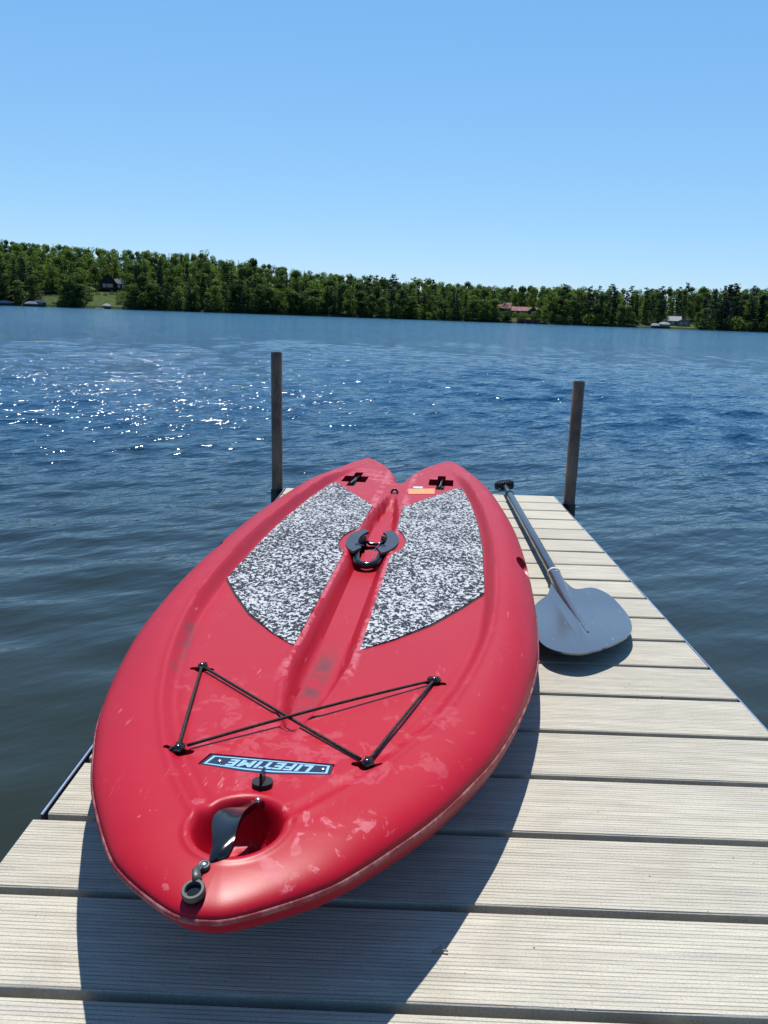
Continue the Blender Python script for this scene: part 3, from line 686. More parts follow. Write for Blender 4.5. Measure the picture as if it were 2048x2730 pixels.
boat_lift(1747, -1.5, 2.6, 'smaller white-topped boat lift left of the big one by the cottage', M_WHITE, 1.05)
boat_lift(1771, -1.0, 3.6, 'bigger white-topped boat lift beside the grey cottage', M_WHITE, 1.6)
boat_lift(285, -0.3, 2.3, 'small dark boat lift with pale top below the lodge lawn', M_WHITE, 1.15)
q = PT(266, -1.5); q.z = WZ
t = thing('far_dock', q, facing(266), dock=False, label='thin white dock left of the small lift below the lodge lawn', cat='dock')
MB().box(-1.6, 1.6, 0, 1.3, 0.12, 0.28).build('deck', M_WHITE, t)
for x in (-1.5, 1.5): MB().box(x - .05, x + .05, 0, .1, -0.6, 0.6).build('post', M_ALU_IN, t)

# ================================================================== DOCK
PITCH = 0.15; Y0 = 3.2283; HW = 0.5985; GAP = 0.0135; TH = 0.024
def plank_mesh(x0, x1):
    hw = (PITCH - GAP) / 2; c = 0.0018
    prof = [(-hw, -c), (-hw + c, 0), (hw - c, 0), (hw, -c), (hw, -TH), (-hw, -TH)]
    v = [(x0, y, z) for y, z in prof] + [(x1, y, z) for y, z in prof]
    b = MB(); b.add(v, [(5,4,3,2,1,0),(6,7,8,9,10,11)] + [(i, (i+1) % 6, 6 + (i+1) % 6, 6 + i) for i in range(6)])
    me = b.mesh('plank'); me.materials.append(M_PLANK); return me
def dock_section(first, last, x0, x1, label, rails):
    ymid = Y0 - (first + last) / 2 * PITCH - PITCH / 2
    t = thing('dock_section', (0, ymid, 0), 0, label=label, cat='dock', group='sections of the dock')
    pm = plank_mesh(x0, x1)
    for k in range(first, last + 1):         # plank k lies between gap k and gap k+1
        o = bpy.data.objects.new('plank', pm); COL.objects.link(o); o.parent = t
        o.location = (random.uniform(-.0015, .0015), Y0 - (k + 0.5) * PITCH - ymid, random.uniform(-0.0006, 0.0006)); o.rotation_euler.z = random.uniform(-.0006, .0006)
    ya = Y0 - first * PITCH - GAP / 2 - ymid; yb = Y0 - (last + 1) * PITCH + GAP / 2 - ymid
    if rails:
        for s in (-1, 1):
            zt = -0.002 if s < 0 else -0.006
            r_ = MB().box(s * 0.6015 - 0.0017, s * 0.6015 + 0.0017, yb, ya, -0.115, zt - 0.0012).build('side_rail', M_ALU_IN, t)
            MB().box(s * 0.6022 - 0.0012, s * 0.6022 + 0.0012, yb, ya, zt - 0.0011, zt).build('rail_lip', M_ALU, r_)
            MB().box(*(sorted((s * 0.5925, s * 0.5995))), yb, ya, -0.114, -0.030).build('rail_flange', M_ALU_IN, r_)
        MB().box(-0.603, 0.603, ya + 0.001, ya + 0.006, -0.115, -0.003).build('end_rail', M_ALU, t)
    for x in (-0.48, 0.0, 0.48): MB().box(x - 0.019, x + 0.019, yb, ya, -0.112, -TH - 0.003).build('joist', M_BEAM, t)
    return t
dock_section(-1, 14, -0.5925, 0.594, 'far dock section of pale ribbed boards with thin metal side rails', True)
dock_section(15, 21, -0.6075, 0.6085, 'near dock section of wider pale ribbed boards at the bottom of the photo', False)

def post(x, y, top, label):
    t = thing('dock_post', (x, y, -1.9), 0, label=label, cat='post', group='pipe posts at the end of the dock')
    n = 28; b = MB(); ro, ri = 0.0242, 0.0205; H = top + 1.9
    v = [(r_ * math.cos(2 * math.pi * j / n), r_ * math.sin(2 * math.pi * j / n), z) for r_, z in ((ro, 0), (ro, H - .001), (ro - .0008, H), (ri, H), (ri, 0.3)) for j in range(n)]
    f = [(i * n + j, i * n + (j + 1) % n, (i + 1) * n + (j + 1) % n, (i + 1) * n + j) for i in range(4) for j in range(n)]
    b.add(v, f); b.build('pipe', M_PIPE, t, smooth=True, sharp=40)
    s = 1 if x > 0 else -1
    k = MB(); v = [(r_ * math.cos(2 * math.pi * j / n), r_ * math.sin(2 * math.pi * j / n), z) for r_, z in ((0.0246, 1.76), (0.0285, 1.76), (0.0285, 1.893), (0.0246, 1.893)) for j in range(n)]
    k.add(v, [(i * n + j, i * n + (j + 1) % n, ((i + 1) % 4) * n + (j + 1) % n, ((i + 1) % 4) * n + j) for i in range(4) for j in range(n)])
    sl_ = k.build('clamp_sleeve', simple('dark_bracket', (0.05, 0.05, 0.05), 0.45, 0.8, 0.3), t, smooth=True, sharp=40)
    MB().tube([(s * 0.026, 0, 1.875), (s * 0.045, 0, 1.875)], 0.005, 6).build('set_bolt', M_STEEL, sl_)
    return t
post(-0.637, 3.385, 0.592, 'taller brown pipe post at the left corner of the dock end')
post(0.640, 3.262, 0.512, 'shorter leaning-looking pipe post at the right edge of the dock end')

# ================================================================== PADDLE BOARD
KN = {'v': [0, .10, .20, .35, .60, .90, 2.4, 2.9]}
def zs_(v): return np.interp(v, [0, .10, .20, .35, .60, .90, 2.2, 2.6, 2.9], [.167, .155, .142, .126, .108, .098, .098, .106, .110])
def zd_(v): return np.interp(v, [0, .06, .13, .22, .30, .42, .58, .75, 2.5, 2.9], [.180, .178, .174, .165, .158, .150, .1445, .140, .140, .132])
def sstep(x, a, b):
    t = np.clip((x - a) / (b - a), 0, 1); return t * t * (3 - 2 * t)
out = [(0, .003), (.020, .006), (.040, .016), (.066, .034), (.097, .059), (.125, .089), (.168, .153), (.214, .231), (.256, .320), (.297, .420), (.343, .575), (.379, .750), (.395, .900), (.404, 1.05), (.410, 1.30),
       (.407, 1.57), (.398, 1.75), (.384, 1.92), (.364, 2.12), (.339, 2.31), (.312, 2.47), (.280, 2.62), (.252, 2.745), (.228, 2.82), (.210, 2.862), (.190, 2.876)]
inn = [(.190, 2.876), (.168, 2.866), (.144, 2.828), (.112, 2.76), (.080, 2.675), (.047, 2.57), (.023, 2.47), (.009, 2.39), (0, 2.325)]
def catmull(P, n=10):
    P = np.array(P, float); Q = np.vstack([2 * P[0] - P[1], P, 2 * P[-1] - P[-2]]); o = []
    for i in range(1, len(Q) - 2):
        for t in np.linspace(0, 1, n, endpoint=False):
            o.append(0.5 * ((2 * Q[i]) + (-Q[i-1] + Q[i+1]) * t + (2*Q[i-1] - 5*Q[i] + 4*Q[i+1] - Q[i+2]) * t*t + (-Q[i-1] + 3*Q[i] - 3*Q[i+1] + Q[i+2]) * t**3))
    o.append(P[-1]); return np.array(o)
OUT = catmull(out); INN = catmull(inn)
def seg_dist(px, py, poly):
    a = poly[:-1]; d = poly[1:] - a; L2 = (d ** 2).sum(1) + 1e-12; best = np.full(px.shape, 1e9)
    for (ax_, ay), (dx, dy), l2 in zip(a, d, L2):
        t = np.clip(((px - ax_) * dx + (py - ay) * dy) / l2, 0, 1); best = np.minimum(best, (px - ax_ - t * dx) ** 2 + (py - ay - t * dy) ** 2)
    return np.sqrt(best)
def ztop(u, v):
    u = np.abs(np.atleast_1d(np.asarray(u, float))); v = np.atleast_1d(np.asarray(v, float))
    do = seg_dist(u, v, OUT); di = seg_dist(u, v, INN) if v.max() > 2.1 else np.full(u.shape, 9.0)
    di = np.where(v > 2.1, di, 9.0)
    zs, zd = zs_(v), zd_(v)
    step = 0.025 * sstep(v, .35, 1.1) * (1 - 0.97 * sstep(v, 2.15, 2.62)) + 0.0035 * (1 - 0.8 * sstep(v, 2.3, 2.7))
    cr = zd + step - 0.0035 * sstep(v, .35, 1.1) * (1 - 0.8 * sstep(v, 2.3, 2.7))
    RR = 0.082 - 0.034 * sstep(v, 2.25, 2.7); q = 1 - np.clip(do / RR, 0, 1); rail = zs + (cr - zs) * np.maximum(1 - q ** 2.15, 0) ** (1 / 2.0)
    crease = 0.0022 * (1 - 0.7 * sstep(v, 2.3, 2.7)) * np.exp(-((do - 0.090) / 0.006) ** 2)           # raised bead at the crest
    inner = cr - (cr - zd) * sstep(do, .090, .118) - 0.0030 * np.exp(-((do - .109) / .009) ** 2) * (1 - .6 * sstep(v, .5, 1.0))
    z = np.where(do < RR + .004, rail, inner) + crease
    # notch side
    qi = 1 - np.clip(di / 0.032, 0, 1); fi = np.maximum(1 - qi ** 2.2, 0) ** 0.5
    zn = zs + (z - zs) * fi
    z = np.where(di < 0.032, zn, z) + 0.0015 * np.exp(-((di - .040) / .006) ** 2)
    # fold running from the notch over each tail lobe
    z = z - 0.010 * np.exp(-(u / (0.035 + 0.02 * sstep(v, 2.0, 2.3))) ** 2) * sstep(v, 2.0, 2.12) * (v < 2.6)
    # centre groove
    w1 = 0.052 * np.clip((v - .355) / .27, 0, 1) ** 0.62 * (1 - 0.72 * sstep(v, 1.60, 2.09)) + 1e-4; w0 = w1 * 0.50
    dep = 0.032 * sstep(v, .366, .62) * (1 - sstep(v, 1.90, 2.09))
    tipd = 0.0085 * sstep(v, .362, .392) * (1 - sstep(v, .42, .6))
    z = z - (dep + tipd) * (1 - sstep(u, w0, w1))
    z = z + 0.0022 * np.exp(-((u - w1 - 0.004) / .005) ** 2) * (v > .42) * (v < 2.0)
    # well under the carry strap
    uu = np.abs(u); rr = np.sqrt((uu / .050) ** 2 + ((v - .133) / .060) ** 2)
    z = z - 0.050 * (1 - sstep(rr, .58, 1.04)) + 0.0016 * np.exp(-((rr - 1.12) / .07) ** 2)
    return z
def zt(u, v): return float(ztop(u, v)[0])

def zbot(u, v, do, di):
    zs = zs_(v); fl = 0.112 * np.clip((.72 - v) / .72, 0, 1) ** 1.9 + 0.03 * np.clip((v - 2.3) / .55, 0, 1) ** 2 + 0.0012
    q = 1 - np.clip(np.minimum(do, di) / .13, 0, 1); return zs - (zs - fl) * np.maximum(1 - q ** 2, 0) ** .5

def build_hull(parent):
    vo = np.concatenate([np.linspace(0, 1, 130) ** 1.5 * .30, np.linspace(.30, 2.2, 330)[1:], np.linspace(2.2, 2.325, 30)[1:], 2.325 + np.linspace(0, 1, 60)[1:] ** 1 * .49, 2.855 - (np.linspace(1, 0, 16)[1:]) ** 2 * .04])
    vmin = .003; vo = vmin + (vo - 0) * (2.876 - vmin) / 2.855
    k0 = int(np.argmin(np.abs(vo - 2.325))); vo[k0] = 2.325
    iN = len(OUT); k = np.argmax(OUT[:, 1]); ov, ou = OUT[:k+1, 1], OUT[:k+1, 0]
    idx = np.argsort(ov); Wo = np.interp(vo, ov[idx], ou[idx])
    j = np.argsort(INN[:, 1]); Wi = np.interp(vo, INN[j, 1], INN[j, 0]); Wi[vo <= 2.325] = 0
    Wo[0] = 0; Wi[-1] = Wo[-1] = .190
    nt_, nb_ = 76, 22
    def grid(n, xs):
        U = Wi[:, None] + (Wo - Wi)[:, None] * xs[None, :]; Vv = vo[:, None] * np.ones_like(U); return U, Vv
    th = np.linspace(0, 1, nt_ + 1); xs_t = np.where(th < .0, 0, np.sin(th * np.pi / 2) * .55 + th * .45)
    # for the lobes, cluster at both sides
    Ut, Vt = grid(nt_, xs_t)
    xs_l = 0.5 - 0.5 * np.cos(np.pi * th); lob = vo > 2.325
    bl = sstep(vo, 2.20, 2.5)[:, None]; xs2 = xs_t[None, :] * (1 - bl) + xs_l[None, :] * bl
    Ut = Wi[:, None] + (Wo - Wi)[:, None] * xs2; Vt = vo[:, None] * np.ones_like(Ut)
    Zt = np.concatenate([ztop(Ut[i:i+40].ravel(), Vt[i:i+40].ravel()).reshape(Ut[i:i+40].shape) for i in range(0, len(vo), 40)])
    Zt[:, -1] = zs_(vo); lobm = vo >= 2.324; Zt[lobm, 0] = zs_(vo[lobm]); Zt[0, :] = zs_(vo[:1]); Zt[-1, :] = zs_(vo[-1:])
    sel = np.linspace(0, nt_, nb_ + 1).astype(int); sel = np.arange(0, nt_ + 1, 4) if nt_ % 4 == 0 else sel
    Ub, Vb = Ut, Vt
    do = seg_dist(Ub.ravel(), Vb.ravel(), OUT).reshape(Ub.shape); di = np.where(Vb > 2.1, seg_dist(Ub.ravel(), Vb.ravel(), INN).reshape(Ub.shape), 9.)
    Zb = zbot(Ub, Vb, do, di); Zb[:, -1] = Zt[:, -1]; Zb[lobm, 0] = Zt[lobm, 0]; Zb[0, :] = Zt[0, :]; Zb[-1, :] = Zt[-1, :]
    nr_, nc = Ut.shape; Vs, Fs, base = [], [], 0
    for sgn in (1, -1):
        for Z, top in ((Zt, True), (Zb, False)):
            Vs.append(np.stack([sgn * Ut, Vt, Z], -1).reshape(-1, 3))
            i = np.arange(nr_ - 1)[:, None] * nc; jj = np.arange(nc - 1)[None, :]
            F = np.stack([i + jj, i + jj + 1, i + nc + jj + 1, i + nc + jj], -1).reshape(-1, 4) + base
            if (sgn > 0) != top: F = F[:, ::-1]
            Fs.append(F); base += nr_ * nc
    V = np.concatenate(Vs); F = np.concatenate(Fs)
    key = np.round(V * 2e6).astype(np.int64); _, first, inv = np.unique(key, axis=0, return_index=True, return_inverse=True); inv = inv.ravel()
    V2 = V[first]; F2 = inv[F]
    # drop collapsed quads, turn pinched ones into triangles
    same = F2 == np.roll(F2, -1, axis=1); cnt = same.sum(1)
    q4 = F2[cnt == 0]; q3 = F2[cnt == 1]; s3 = same[cnt == 1]
    tri = np.array([[x for x, s in zip(f, ss) if not s] for f, ss in zip(q3, s3)]) if len(q3) else np.zeros((0, 3), int)
    bad = (q4[:, 0] == q4[:, 2]) | (q4[:, 1] == q4[:, 3]); q4 = q4[~bad]
    me = mesh_np('hull', V2, [q4, tri] if len(tri) else [q4])
    return me
BRD = thing('paddle_board', (-0.268, 0.60, 0.0), -math.atan(0.076), label='red moulded stand-up paddle board with split tail and speckled pads on the dock', cat='paddle board')
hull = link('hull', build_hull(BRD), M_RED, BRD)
bm = bmesh.new(); bm.from_mesh(hull.data); bmesh.ops.recalc_face_normals(bm, faces=bm.faces)
print('hull non-manifold edges', sum(1 for e in bm.edges if not e.is_manifold)); bm.to_mesh(hull.data); bm.free()

def frame(u, v, dz=0.0):
    """local frame on the deck, z = surface normal"""
    e = .012; z0 = zt(u, v); gx = (zt(u + e, v) - zt(u - e, v)) / (2 * e); gy = (zt(u, v + e) - zt(u, v - e)) / (2 * e)
    n = Vector((-gx, -gy, 1)).normalized(); x = (Vector((1, 0, gx)) - n * Vector((1, 0, gx)).dot(n)).normalized(); y = n.cross(x)
    m = Matrix(((x.x, y.x, n.x, u), (x.y, y.y, n.y, v), (x.z, y.z, n.z, z0 + 0), (0, 0, 0, 1)))
    return m @ Matrix.Translation((0, 0, dz))
def plus_poly(a, b, w1, w2):   # arms: half extents a (u) with half width w1, b (v) with half width w2
    return [(-w2, -b), (w2, -b), (w2, -w1), (a, -w1), (a, w1), (w2, w1), (w2, b), (-w2, b), (-w2, w1), (-a, w1), (-a, -w1), (-w2, -w1)]
def clover(r0, arm, n=48):
    P = []
    for k in range(n):
        th = 2 * math.pi * k / n; c = abs(math.cos(th)); r_ = r0 + (arm - r0) * max(0, (c - .90) / .10) ** 0.7; P.append((r_ * math.cos(th), r_ * math.sin(th)))
    return P
ANCH = [(-.187, .565), (.196, .572), (-.127, .292), (.120, .295)]
BADGE = [(-.082, .0165), (.0775, .0135), (.0775, -.0125), (.008, -.0215), (-.030, -.0205), (-.088, -.0115)]
FB = frame(0.0, 0.275)
cut = MB()
cut.prism(plus_poly(.046, .138, .060, .0155), .100, .30, Matrix.Translation((-.168, 2.30, 0)))
cut.prism(plus_poly(.046, .138, .060, .0155), .100, .30, Matrix.Translation((.160, 2.30, 0)))
for (u, v) in ANCH: cut.prism(clover(.0120, .0205), -.018, .05, frame(u, v))
cut.prism([(x * 1.03, y * 1.10) for x, y in BADGE], -.0030, .05, FB)
cut.prism([(.047 * math.cos(2 * math.pi * k / 40), 1.425 + .062 * math.sin(2 * math.pi * k / 40)) for k in range(40)], .098, .20)
for s in (-1, 1): cut.ball((s * .400, 1.27, .134), .064, 24, 14, (.55, 1.0, .50))
cutter = cut.build('cutter', None, BRD)
bpy.context.view_layer.update()
md = hull.modifiers.new('b', 'BOOLEAN'); md.operation = 'DIFFERENCE'; md.solver = 'EXACT'; md.object = cutter
dg = bpy.context.evaluated_depsgraph_get()
nme = bpy.data.meshes.new_from_object(hull.evaluated_get(dg)); hull.modifiers.clear(); old = hull.data
if len(nme.polygons) > 1000:
    hull.data = nme; nme.name = 'hull'
print('hull faces', len(old.polygons), len(nme.polygons))
bpy.data.objects.remove(cutter, do_unlink=True)
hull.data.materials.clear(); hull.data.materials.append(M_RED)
hull.data.shade_smooth(); hull.data.set_sharp_from_angle(angle=R(42))

# parting seam around the rail
sm_path = [(-x, y) for x, y in INN[::-1][:0]]
ring = [(x, y) for x, y in OUT] + [(x, y) for x, y in INN[1:]]; ring = ring[::3] if len(ring) > 3 else ring
full = [(-x, y) for x, y in ring[::-1]] + ring[1:]
b = MB(); full3 = []
for i, (x, y) in enumerate(full):
    full3.append((x, y, float(zs_(y)) - 0.0035))
b.tube(full3, 0.0027, 6, True, 1.3); b.build('seam_bead', M_SEAM, BRD, smooth=True)

# traction pads
padR = [(.060, .689), (.115, .748), (.180, .835), (.236, .935), (.283, 1.030), (.2895, 1.045), (.291, 1.20), (.293, 1.40), (.287, 1.64), (.269, 1.93), (.250, 2.10), (.240, 2.19), (.226, 2.205),
        (.140, 2.03), (.050, 1.845), (.051, 1.69), (.056, 1.552), (.073, 1.514), (.086, 1.46), (.090, 1.41), (.087, 1.37), (.077, 1.33), (.061, 1.300), (.060, 1.0)]
for s in (1, -1):
    pts = [(s * x, y) for x, y in padR]
    me_b = MB().prism(pts, .1395, .1432); o = me_b.build('traction_pad', M_PAD, BRD)
    MB().prism([(s * (x + (.0025 if x > .15 else -.002)), y + (-.004 if y < 1.1 else .003)) for x, y in padR], .1385, .1408).build('pad_edge', M_BLACKM, o)

# bungee anchors and cord
def ramp_pt(a, b_, t): return tuple(a[i] + (b_[i] - a[i]) * t for i in range(3))
balls = []
for (u, v) in ANCH:
    z = zt(u, v); c = (u, v, z + .0035); balls.append((u, v, z + .0055))
    a = MB().ball(c, .0075, 14, 10).build('cord_anchor', M_BLACK, BRD, smooth=True)
    MB().tube([(u, v, z - .020), (u, v, z)], .0045, 8).build('stem', M_BLACKM, a)
    MB().prism([(x * .96, y * .96) for x, y in clover(.0120, .0205)], -.0175, -.013, frame(u, v)).build('socket', M_BLACKM, a)
    b = MB()
    for k in range(4):
        th = random.uniform(0, 6.28); r1 = .013
        b.tube([(u + .007 * math.cos(th + .5 * q) * (1 + .2 * q), v + .007 * math.sin(th + .5 * q) * (1 + .2 * q), z + .004 + .003 * math.sin(q)) for q in np.linspace(0, 2.2, 6)], .0021, 5)
    b.build('knot', M_ROPE, a)
def cord(i, j, lift, name='bungee_cord'):
    A, B = balls[i], balls[j]; P = []
    for t in np.linspace(0.03, 0.97, 26):
        p = ramp_pt(A, B, t); zz = max(p[2] + lift * math.sin(math.pi * t), zt(p[0], p[1]) + .0035); P.append((p[0], p[1], zz))
    return MB().tube(P, .0023, 8).build(name, M_ROPE, BRD, smooth=True)
cord(0, 3, -.001); cord(1, 2, .0035); cord(0, 2, .001); cord(1, 3, .001)

# badge
bd = MB().prism(BADGE, -.0030, -.0006, FB).build('name_badge', M_NAVY, BRD)
def inset(P, k1, k2): return [(x * k1, y * k2) for x, y in P]
b = MB(); o1, o2 = inset(BADGE, .955, .82), inset(BADGE, .915, .66)
n = len(BADGE); v = [tuple(FB @ Vector((p[0], p[1], z))) for P, z in ((o1, -.0004), (o2, -.0004), (o1, -.0008), (o2, -.0008)) for p in P]
f = []
for i in range(n):
    j = (i + 1) % n; f += [(i, j, n + j, n + i), (i, 2 * n + i, 2 * n + j, j), (n + i, n + j, 3 * n + j, 3 * n + i)]
b.add(v, f).build('badge_border', M_PALEB, bd)
tcu = bpy.data.curves.new('t', 'FONT'); tcu.body = 'LIFETIME'; tcu.size = .0225; tcu.shear = .25; tcu.offset = .0009; tcu.extrude = .0002; tcu.align_x = 'CENTER'; tcu.align_y = 'CENTER'; tcu.space_character = 1.12
to = bpy.data.objects.new('t', tcu); COL.objects.link(to); bpy.context.view_layer.update()
tme = bpy.data.meshes.new_from_object(to.evaluated_get(bpy.context.evaluated_depsgraph_get())); bpy.data.objects.remove(to, do_unlink=True)
xs = [v_.co.x for v_ in tme.vertices]; tw = max(xs) - min(xs); ys = [v_.co.y for v_ in tme.vertices]; thh = max(ys) - min(ys)
tme.transform(Matrix.Translation((-(max(xs) + min(xs)) / 2, -(max(ys) + min(ys)) / 2, 0))); 
tme.transform(FB @ Matrix.Translation((-.001, -.0015, -.0003)) @ Matrix.Rotation(math.pi, 4, 'Z') @ Matrix.Diagonal((.112 / tw, .0180 / thh, 1, 1)))
tme.name = 'lettering'; link('lettering', tme, M_PALEB, bd)
for x in (-.066, .067):
    p = FB @ Vector((x, -.0005, 0)); MB().ball(tuple(p), .0030, 10, 6, (1, 1, .5)).build('rivet', M_STEEL, bd, smooth=True)

# vent knob
FK = frame(.003, .222)
kb = MB().prism([(.0125 * math.cos(2 * math.pi * k / 24), .0125 * math.sin(2 * math.pi * k / 24)) for k in range(24)], -.002, .006, FK).build('vent_plug', M_BLACKM, BRD)
MB().prism([(-.0016, -.009), (.0016, -.009), (.0016, .009), (-.0016, .009)], .006, .019, FK).build('wing', M_BLACK, kb)

# carry strap over the well: cupped glossy plastic
def strap():
    n, m_ = 26, 11; P0 = Vector((.0060, .188, zt(.014, .205) - .002)); P1 = Vector((-.0020, .064, zt(-.012, .064) + .004)); V = []
    WT = [.0085, .0100, .0130, .0158, .0168, .0165, .0158, .0146, .0132, .0118, .0106, .0098, .0080]
    for i in range(n + 1):
        t = i / n; c = P0.lerp(P1, t); c.z += .019 * math.sin(math.pi * t) ** .8
        c.x += -.011 * math.sin(math.pi * min(1, t * 1.15)) ** 1.2
        w_ = float(np.interp(t * 12, range(13), WT))
        for j in range(m_):
            a = -1 + 2 * j / (m_ - 1); V.append((c.x + a * w_, c.y + a * .004 + (.004 * (1 - a * a) if t < .12 else 0), c.z - .0065 * (1 - a * a) * math.sin(math.pi * min(1, t + .08)) + .0022 * a - .003 * a * a))
    F = [(i * m_ + j, i * m_ + j + 1, (i + 1) * m_ + j + 1, (i + 1) * m_ + j) for i in range(n) for j in range(m_ - 1)]
    N = len(V); V2 = V + [(x, y, z - .0075) for x, y, z in V]; F2 = F + [tuple(q + N for q in f_[::-1]) for f_ in F]
    bd_ = [j for j in range(m_)] + [i * m_ + m_ - 1 for i in range(1, n + 1)] + [n * m_ + j for j in range(m_ - 2, -1, -1)] + [i * m_ for i in range(n - 1, 0, -1)]
    F2 += [(bd_[k], bd_[(k + 1) % len(bd_)], N + bd_[(k + 1) % len(bd_)], N + bd_[k]) for k in range(len(bd_))]
    b = MB(); b.add(V2, F2); return b
st = strap().build('carry_strap', M_BLACK, BRD, smooth=True, sharp=60)
MB().ball((-.0015, .071, zt(-.012, .064) + .001), .0035, 10, 6, (1, 1, .6)).build('screw', M_STEEL, st, smooth=True)
MB().box(-.002, .016, .188, .199, zt(.014, .205) - .022, zt(.014, .205) - .002).build('strap_mount', M_BLACKM, st)
MB().ball((.006, .190, zt(.014, .205) + .001), .0032, 10, 6, (1, 1, .6)).build('screw', M_STEEL, st, smooth=True)
# plug with tether arm on the nose
def ring_mb(c, ro, ri, h, fr=None, n=24):
    b = MB(); v = []
    for r_, z in ((ro, 0), (ro, h * .8), (ro - .0008, h), (ri + .0008, h), (ri, h * .8), (ri, 0)):
        v += [(c[0] + r_ * math.cos(2 * math.pi * j / n), c[1] + r_ * math.sin(2 * math.pi * j / n), z) for j in range(n)]
    if fr is not None: v = [tuple(fr @ Vector(q)) for q in v]
    return b.add(v, [(i * n + j, i * n + (j + 1) % n, ((i + 1) % 6) * n + (j + 1) % n, ((i + 1) % 6) * n + j) for i in range(6) for j in range(n)])
F1 = frame(-.0120, .054, .001); F2_ = frame(-.0105, .021, .0035)
pl = ring_mb((0, 0), .0112, .0072, .0060, F2_).build('drain_plug', M_GREYP, BRD, smooth=True, sharp=50)
MB().prism([(.0078 * math.cos(2 * math.pi * k / 20), .0078 * math.sin(2 * math.pi * k / 20)) for k in range(20)], -.006, .0015, F2_).build('plug_core', M_BLACK, pl)
MB().prism([(.0108 * math.cos(2 * math.pi * k / 20), .0108 * math.sin(2 * math.pi * k / 20)) for k in range(20)], -.010, .0, F2_).build('plug_base', M_BLACKM, pl)
ring_mb((0, 0), .0062, .0034, .0040, F1).build('tether_ring', M_GREYP, pl, smooth=True, sharp=50)
MB().ball(tuple(F1 @ Vector((0, 0, .0035))), 0.0036, 10, 6, (1, 1, .5)).build('screw', M_STEEL, pl, smooth=True)
A_, B_ = F1 @ Vector((-.001, -.004, .003)), F2_ @ Vector((.001, .0095, .004))
mid = (A_ + B_) / 2 + Vector((-.0035, .001, .0035))
MB().tube([A_, (A_ + mid) / 2 + Vector((-.001, 0, .001)), mid, (mid + B_) / 2 + Vector((.0, 0, .001)), B_], [.0034, .0038, .0042, .0046, .005], 8, True, .45).build('tether_arm', M_GREYP, pl, smooth=True)

# centre grab handle: two dark wings, a deep bowl and a loop lying in the groove
HC = (0, 1.425)
def wing_pts(s, n=18):
    P = []
    for k in range(n + 1):
        th = R(-64) + R(128) * k / n; P.append((s * (.010 + .060 * math.cos(th)) , HC[1] - .012 + .130 * math.sin(th)))
    for k in range(n + 1):
        th = R(66) - R(132) * k / n; P.append((s * (.008 + .030 * math.cos(th)) , HC[1] - .006 + .088 * math.sin(th)))
    return P
hd = None
for s in (1, -1):
    o = MB().prism(wing_pts(s), .1400, .1465).build('grab_handle' if hd is None else 'wing', simple('slate_plastic', (0.018, 0.024, 0.034), 0.36, 0, 0.2, 0.35) if hd is None else bpy.data.materials['slate_plastic'], BRD if hd is None else hd)
    if hd is None: hd = o
n = 32; v = []
for r_, z in ((1.0, .142), (.93, .142), (.85, .103), (.93, .1)):
    v += [(.047 * r_ * math.cos(2 * math.pi * k / n), HC[1] + .062 * r_ * math.sin(2 * math.pi * k / n), z) for k in range(n)]
f = []
for i in range(3):
    for j in range(n):
        if i == 0 or True:
            mx = v[i * n + j][0]
            if abs(mx) < .021 and abs(v[i * n + j][1] - HC[1]) > .03: continue      # gaps where the groove runs through
            f.append((i * n + j, i * n + (j + 1) % n, (i + 1) * n + (j + 1) % n, (i + 1) * n + j))
MB().add(v, f).build('bowl', M_BLACKM, hd, smooth=True)
MB().prism([(.045 * math.cos(2 * math.pi * k / 24), HC[1] + .060 * math.sin(2 * math.pi * k / 24)) for k in range(24)], .0985, .1005).build('bowl_floor', M_BLACKM, hd)
loop = [(s_, y_, z_) for s_, y_, z_ in [(-.034, 1.365, .141), (-.034, 1.335, .133), (-.030, 1.300, .126), (-.020, 1.272, .123), (0, 1.260, .122), (.020, 1.272, .123), (.030, 1.300, .126), (.034, 1.335, .133), (.034, 1.365, .141)]]
LP = catmull(loop, 6) if False else np.array(loop)
def cat3(P, n=6):
    P = np.array(P, float); Q = np.vstack([2 * P[0] - P[1], P, 2 * P[-1] - P[-2]]); o = []
    for i in range(1, len(Q) - 2):
        for t in np.linspace(0, 1, n, endpoint=False):
            o.append(0.5 * ((2 * Q[i]) + (-Q[i-1] + Q[i+1]) * t + (2*Q[i-1] - 5*Q[i] + 4*Q[i+1] - Q[i+2]) * t*t + (-Q[i-1] + 3*Q[i] - 3*Q[i+1] + Q[i+2]) * t**3))
    o.append(P[-1]); return [tuple(q) for q in o]
MB().tube(cat3(loop), .0105, 10, True, .9).build('loop', M_BLACK, hd, smooth=True)
MB().prism([(-.019, 1.290), (.019, 1.290), (.021, 1.375), (.016, 1.392), (-.016, 1.392), (-.021, 1.375)], .112, .1235).build('tongue', M_RED, hd)
MB().tube([(-.022, 1.470, .126), (-.012, 1.462, .121), (.012, 1.462, .121), (.022, 1.470, .126)], .005, 8).build('cross_bar', M_BLACK, hd, smooth=True)
MB().tube([(.020, 1.470, .128), (.008, 1.38, .128), (.013, 1.30, .127)], .0008, 5).build('wire', M_STEEL, hd)

# fin boxes inside the cross-shaped cut-outs
for cx in (-.168, .160):
    fb = MB().prism(plus_poly(.0458, .1378, .0598, .0153), .1002, .1035, Matrix.Translation((cx, 2.30, 0))).build('fin_box', M_BLACKM, BRD)
    MB().tube([(cx - .004, 2.195, .139), (cx, 2.30, .134), (cx + .003, 2.40, .131)], [.0055, .0045, .0045], 8).build('fin_pin', M_BLACK, fb, smooth=True)
    MB().tube([(cx - .003, 2.20, .1445), (cx, 2.33, .139)], .0015, 6).build('clip', M_STEEL, fb)
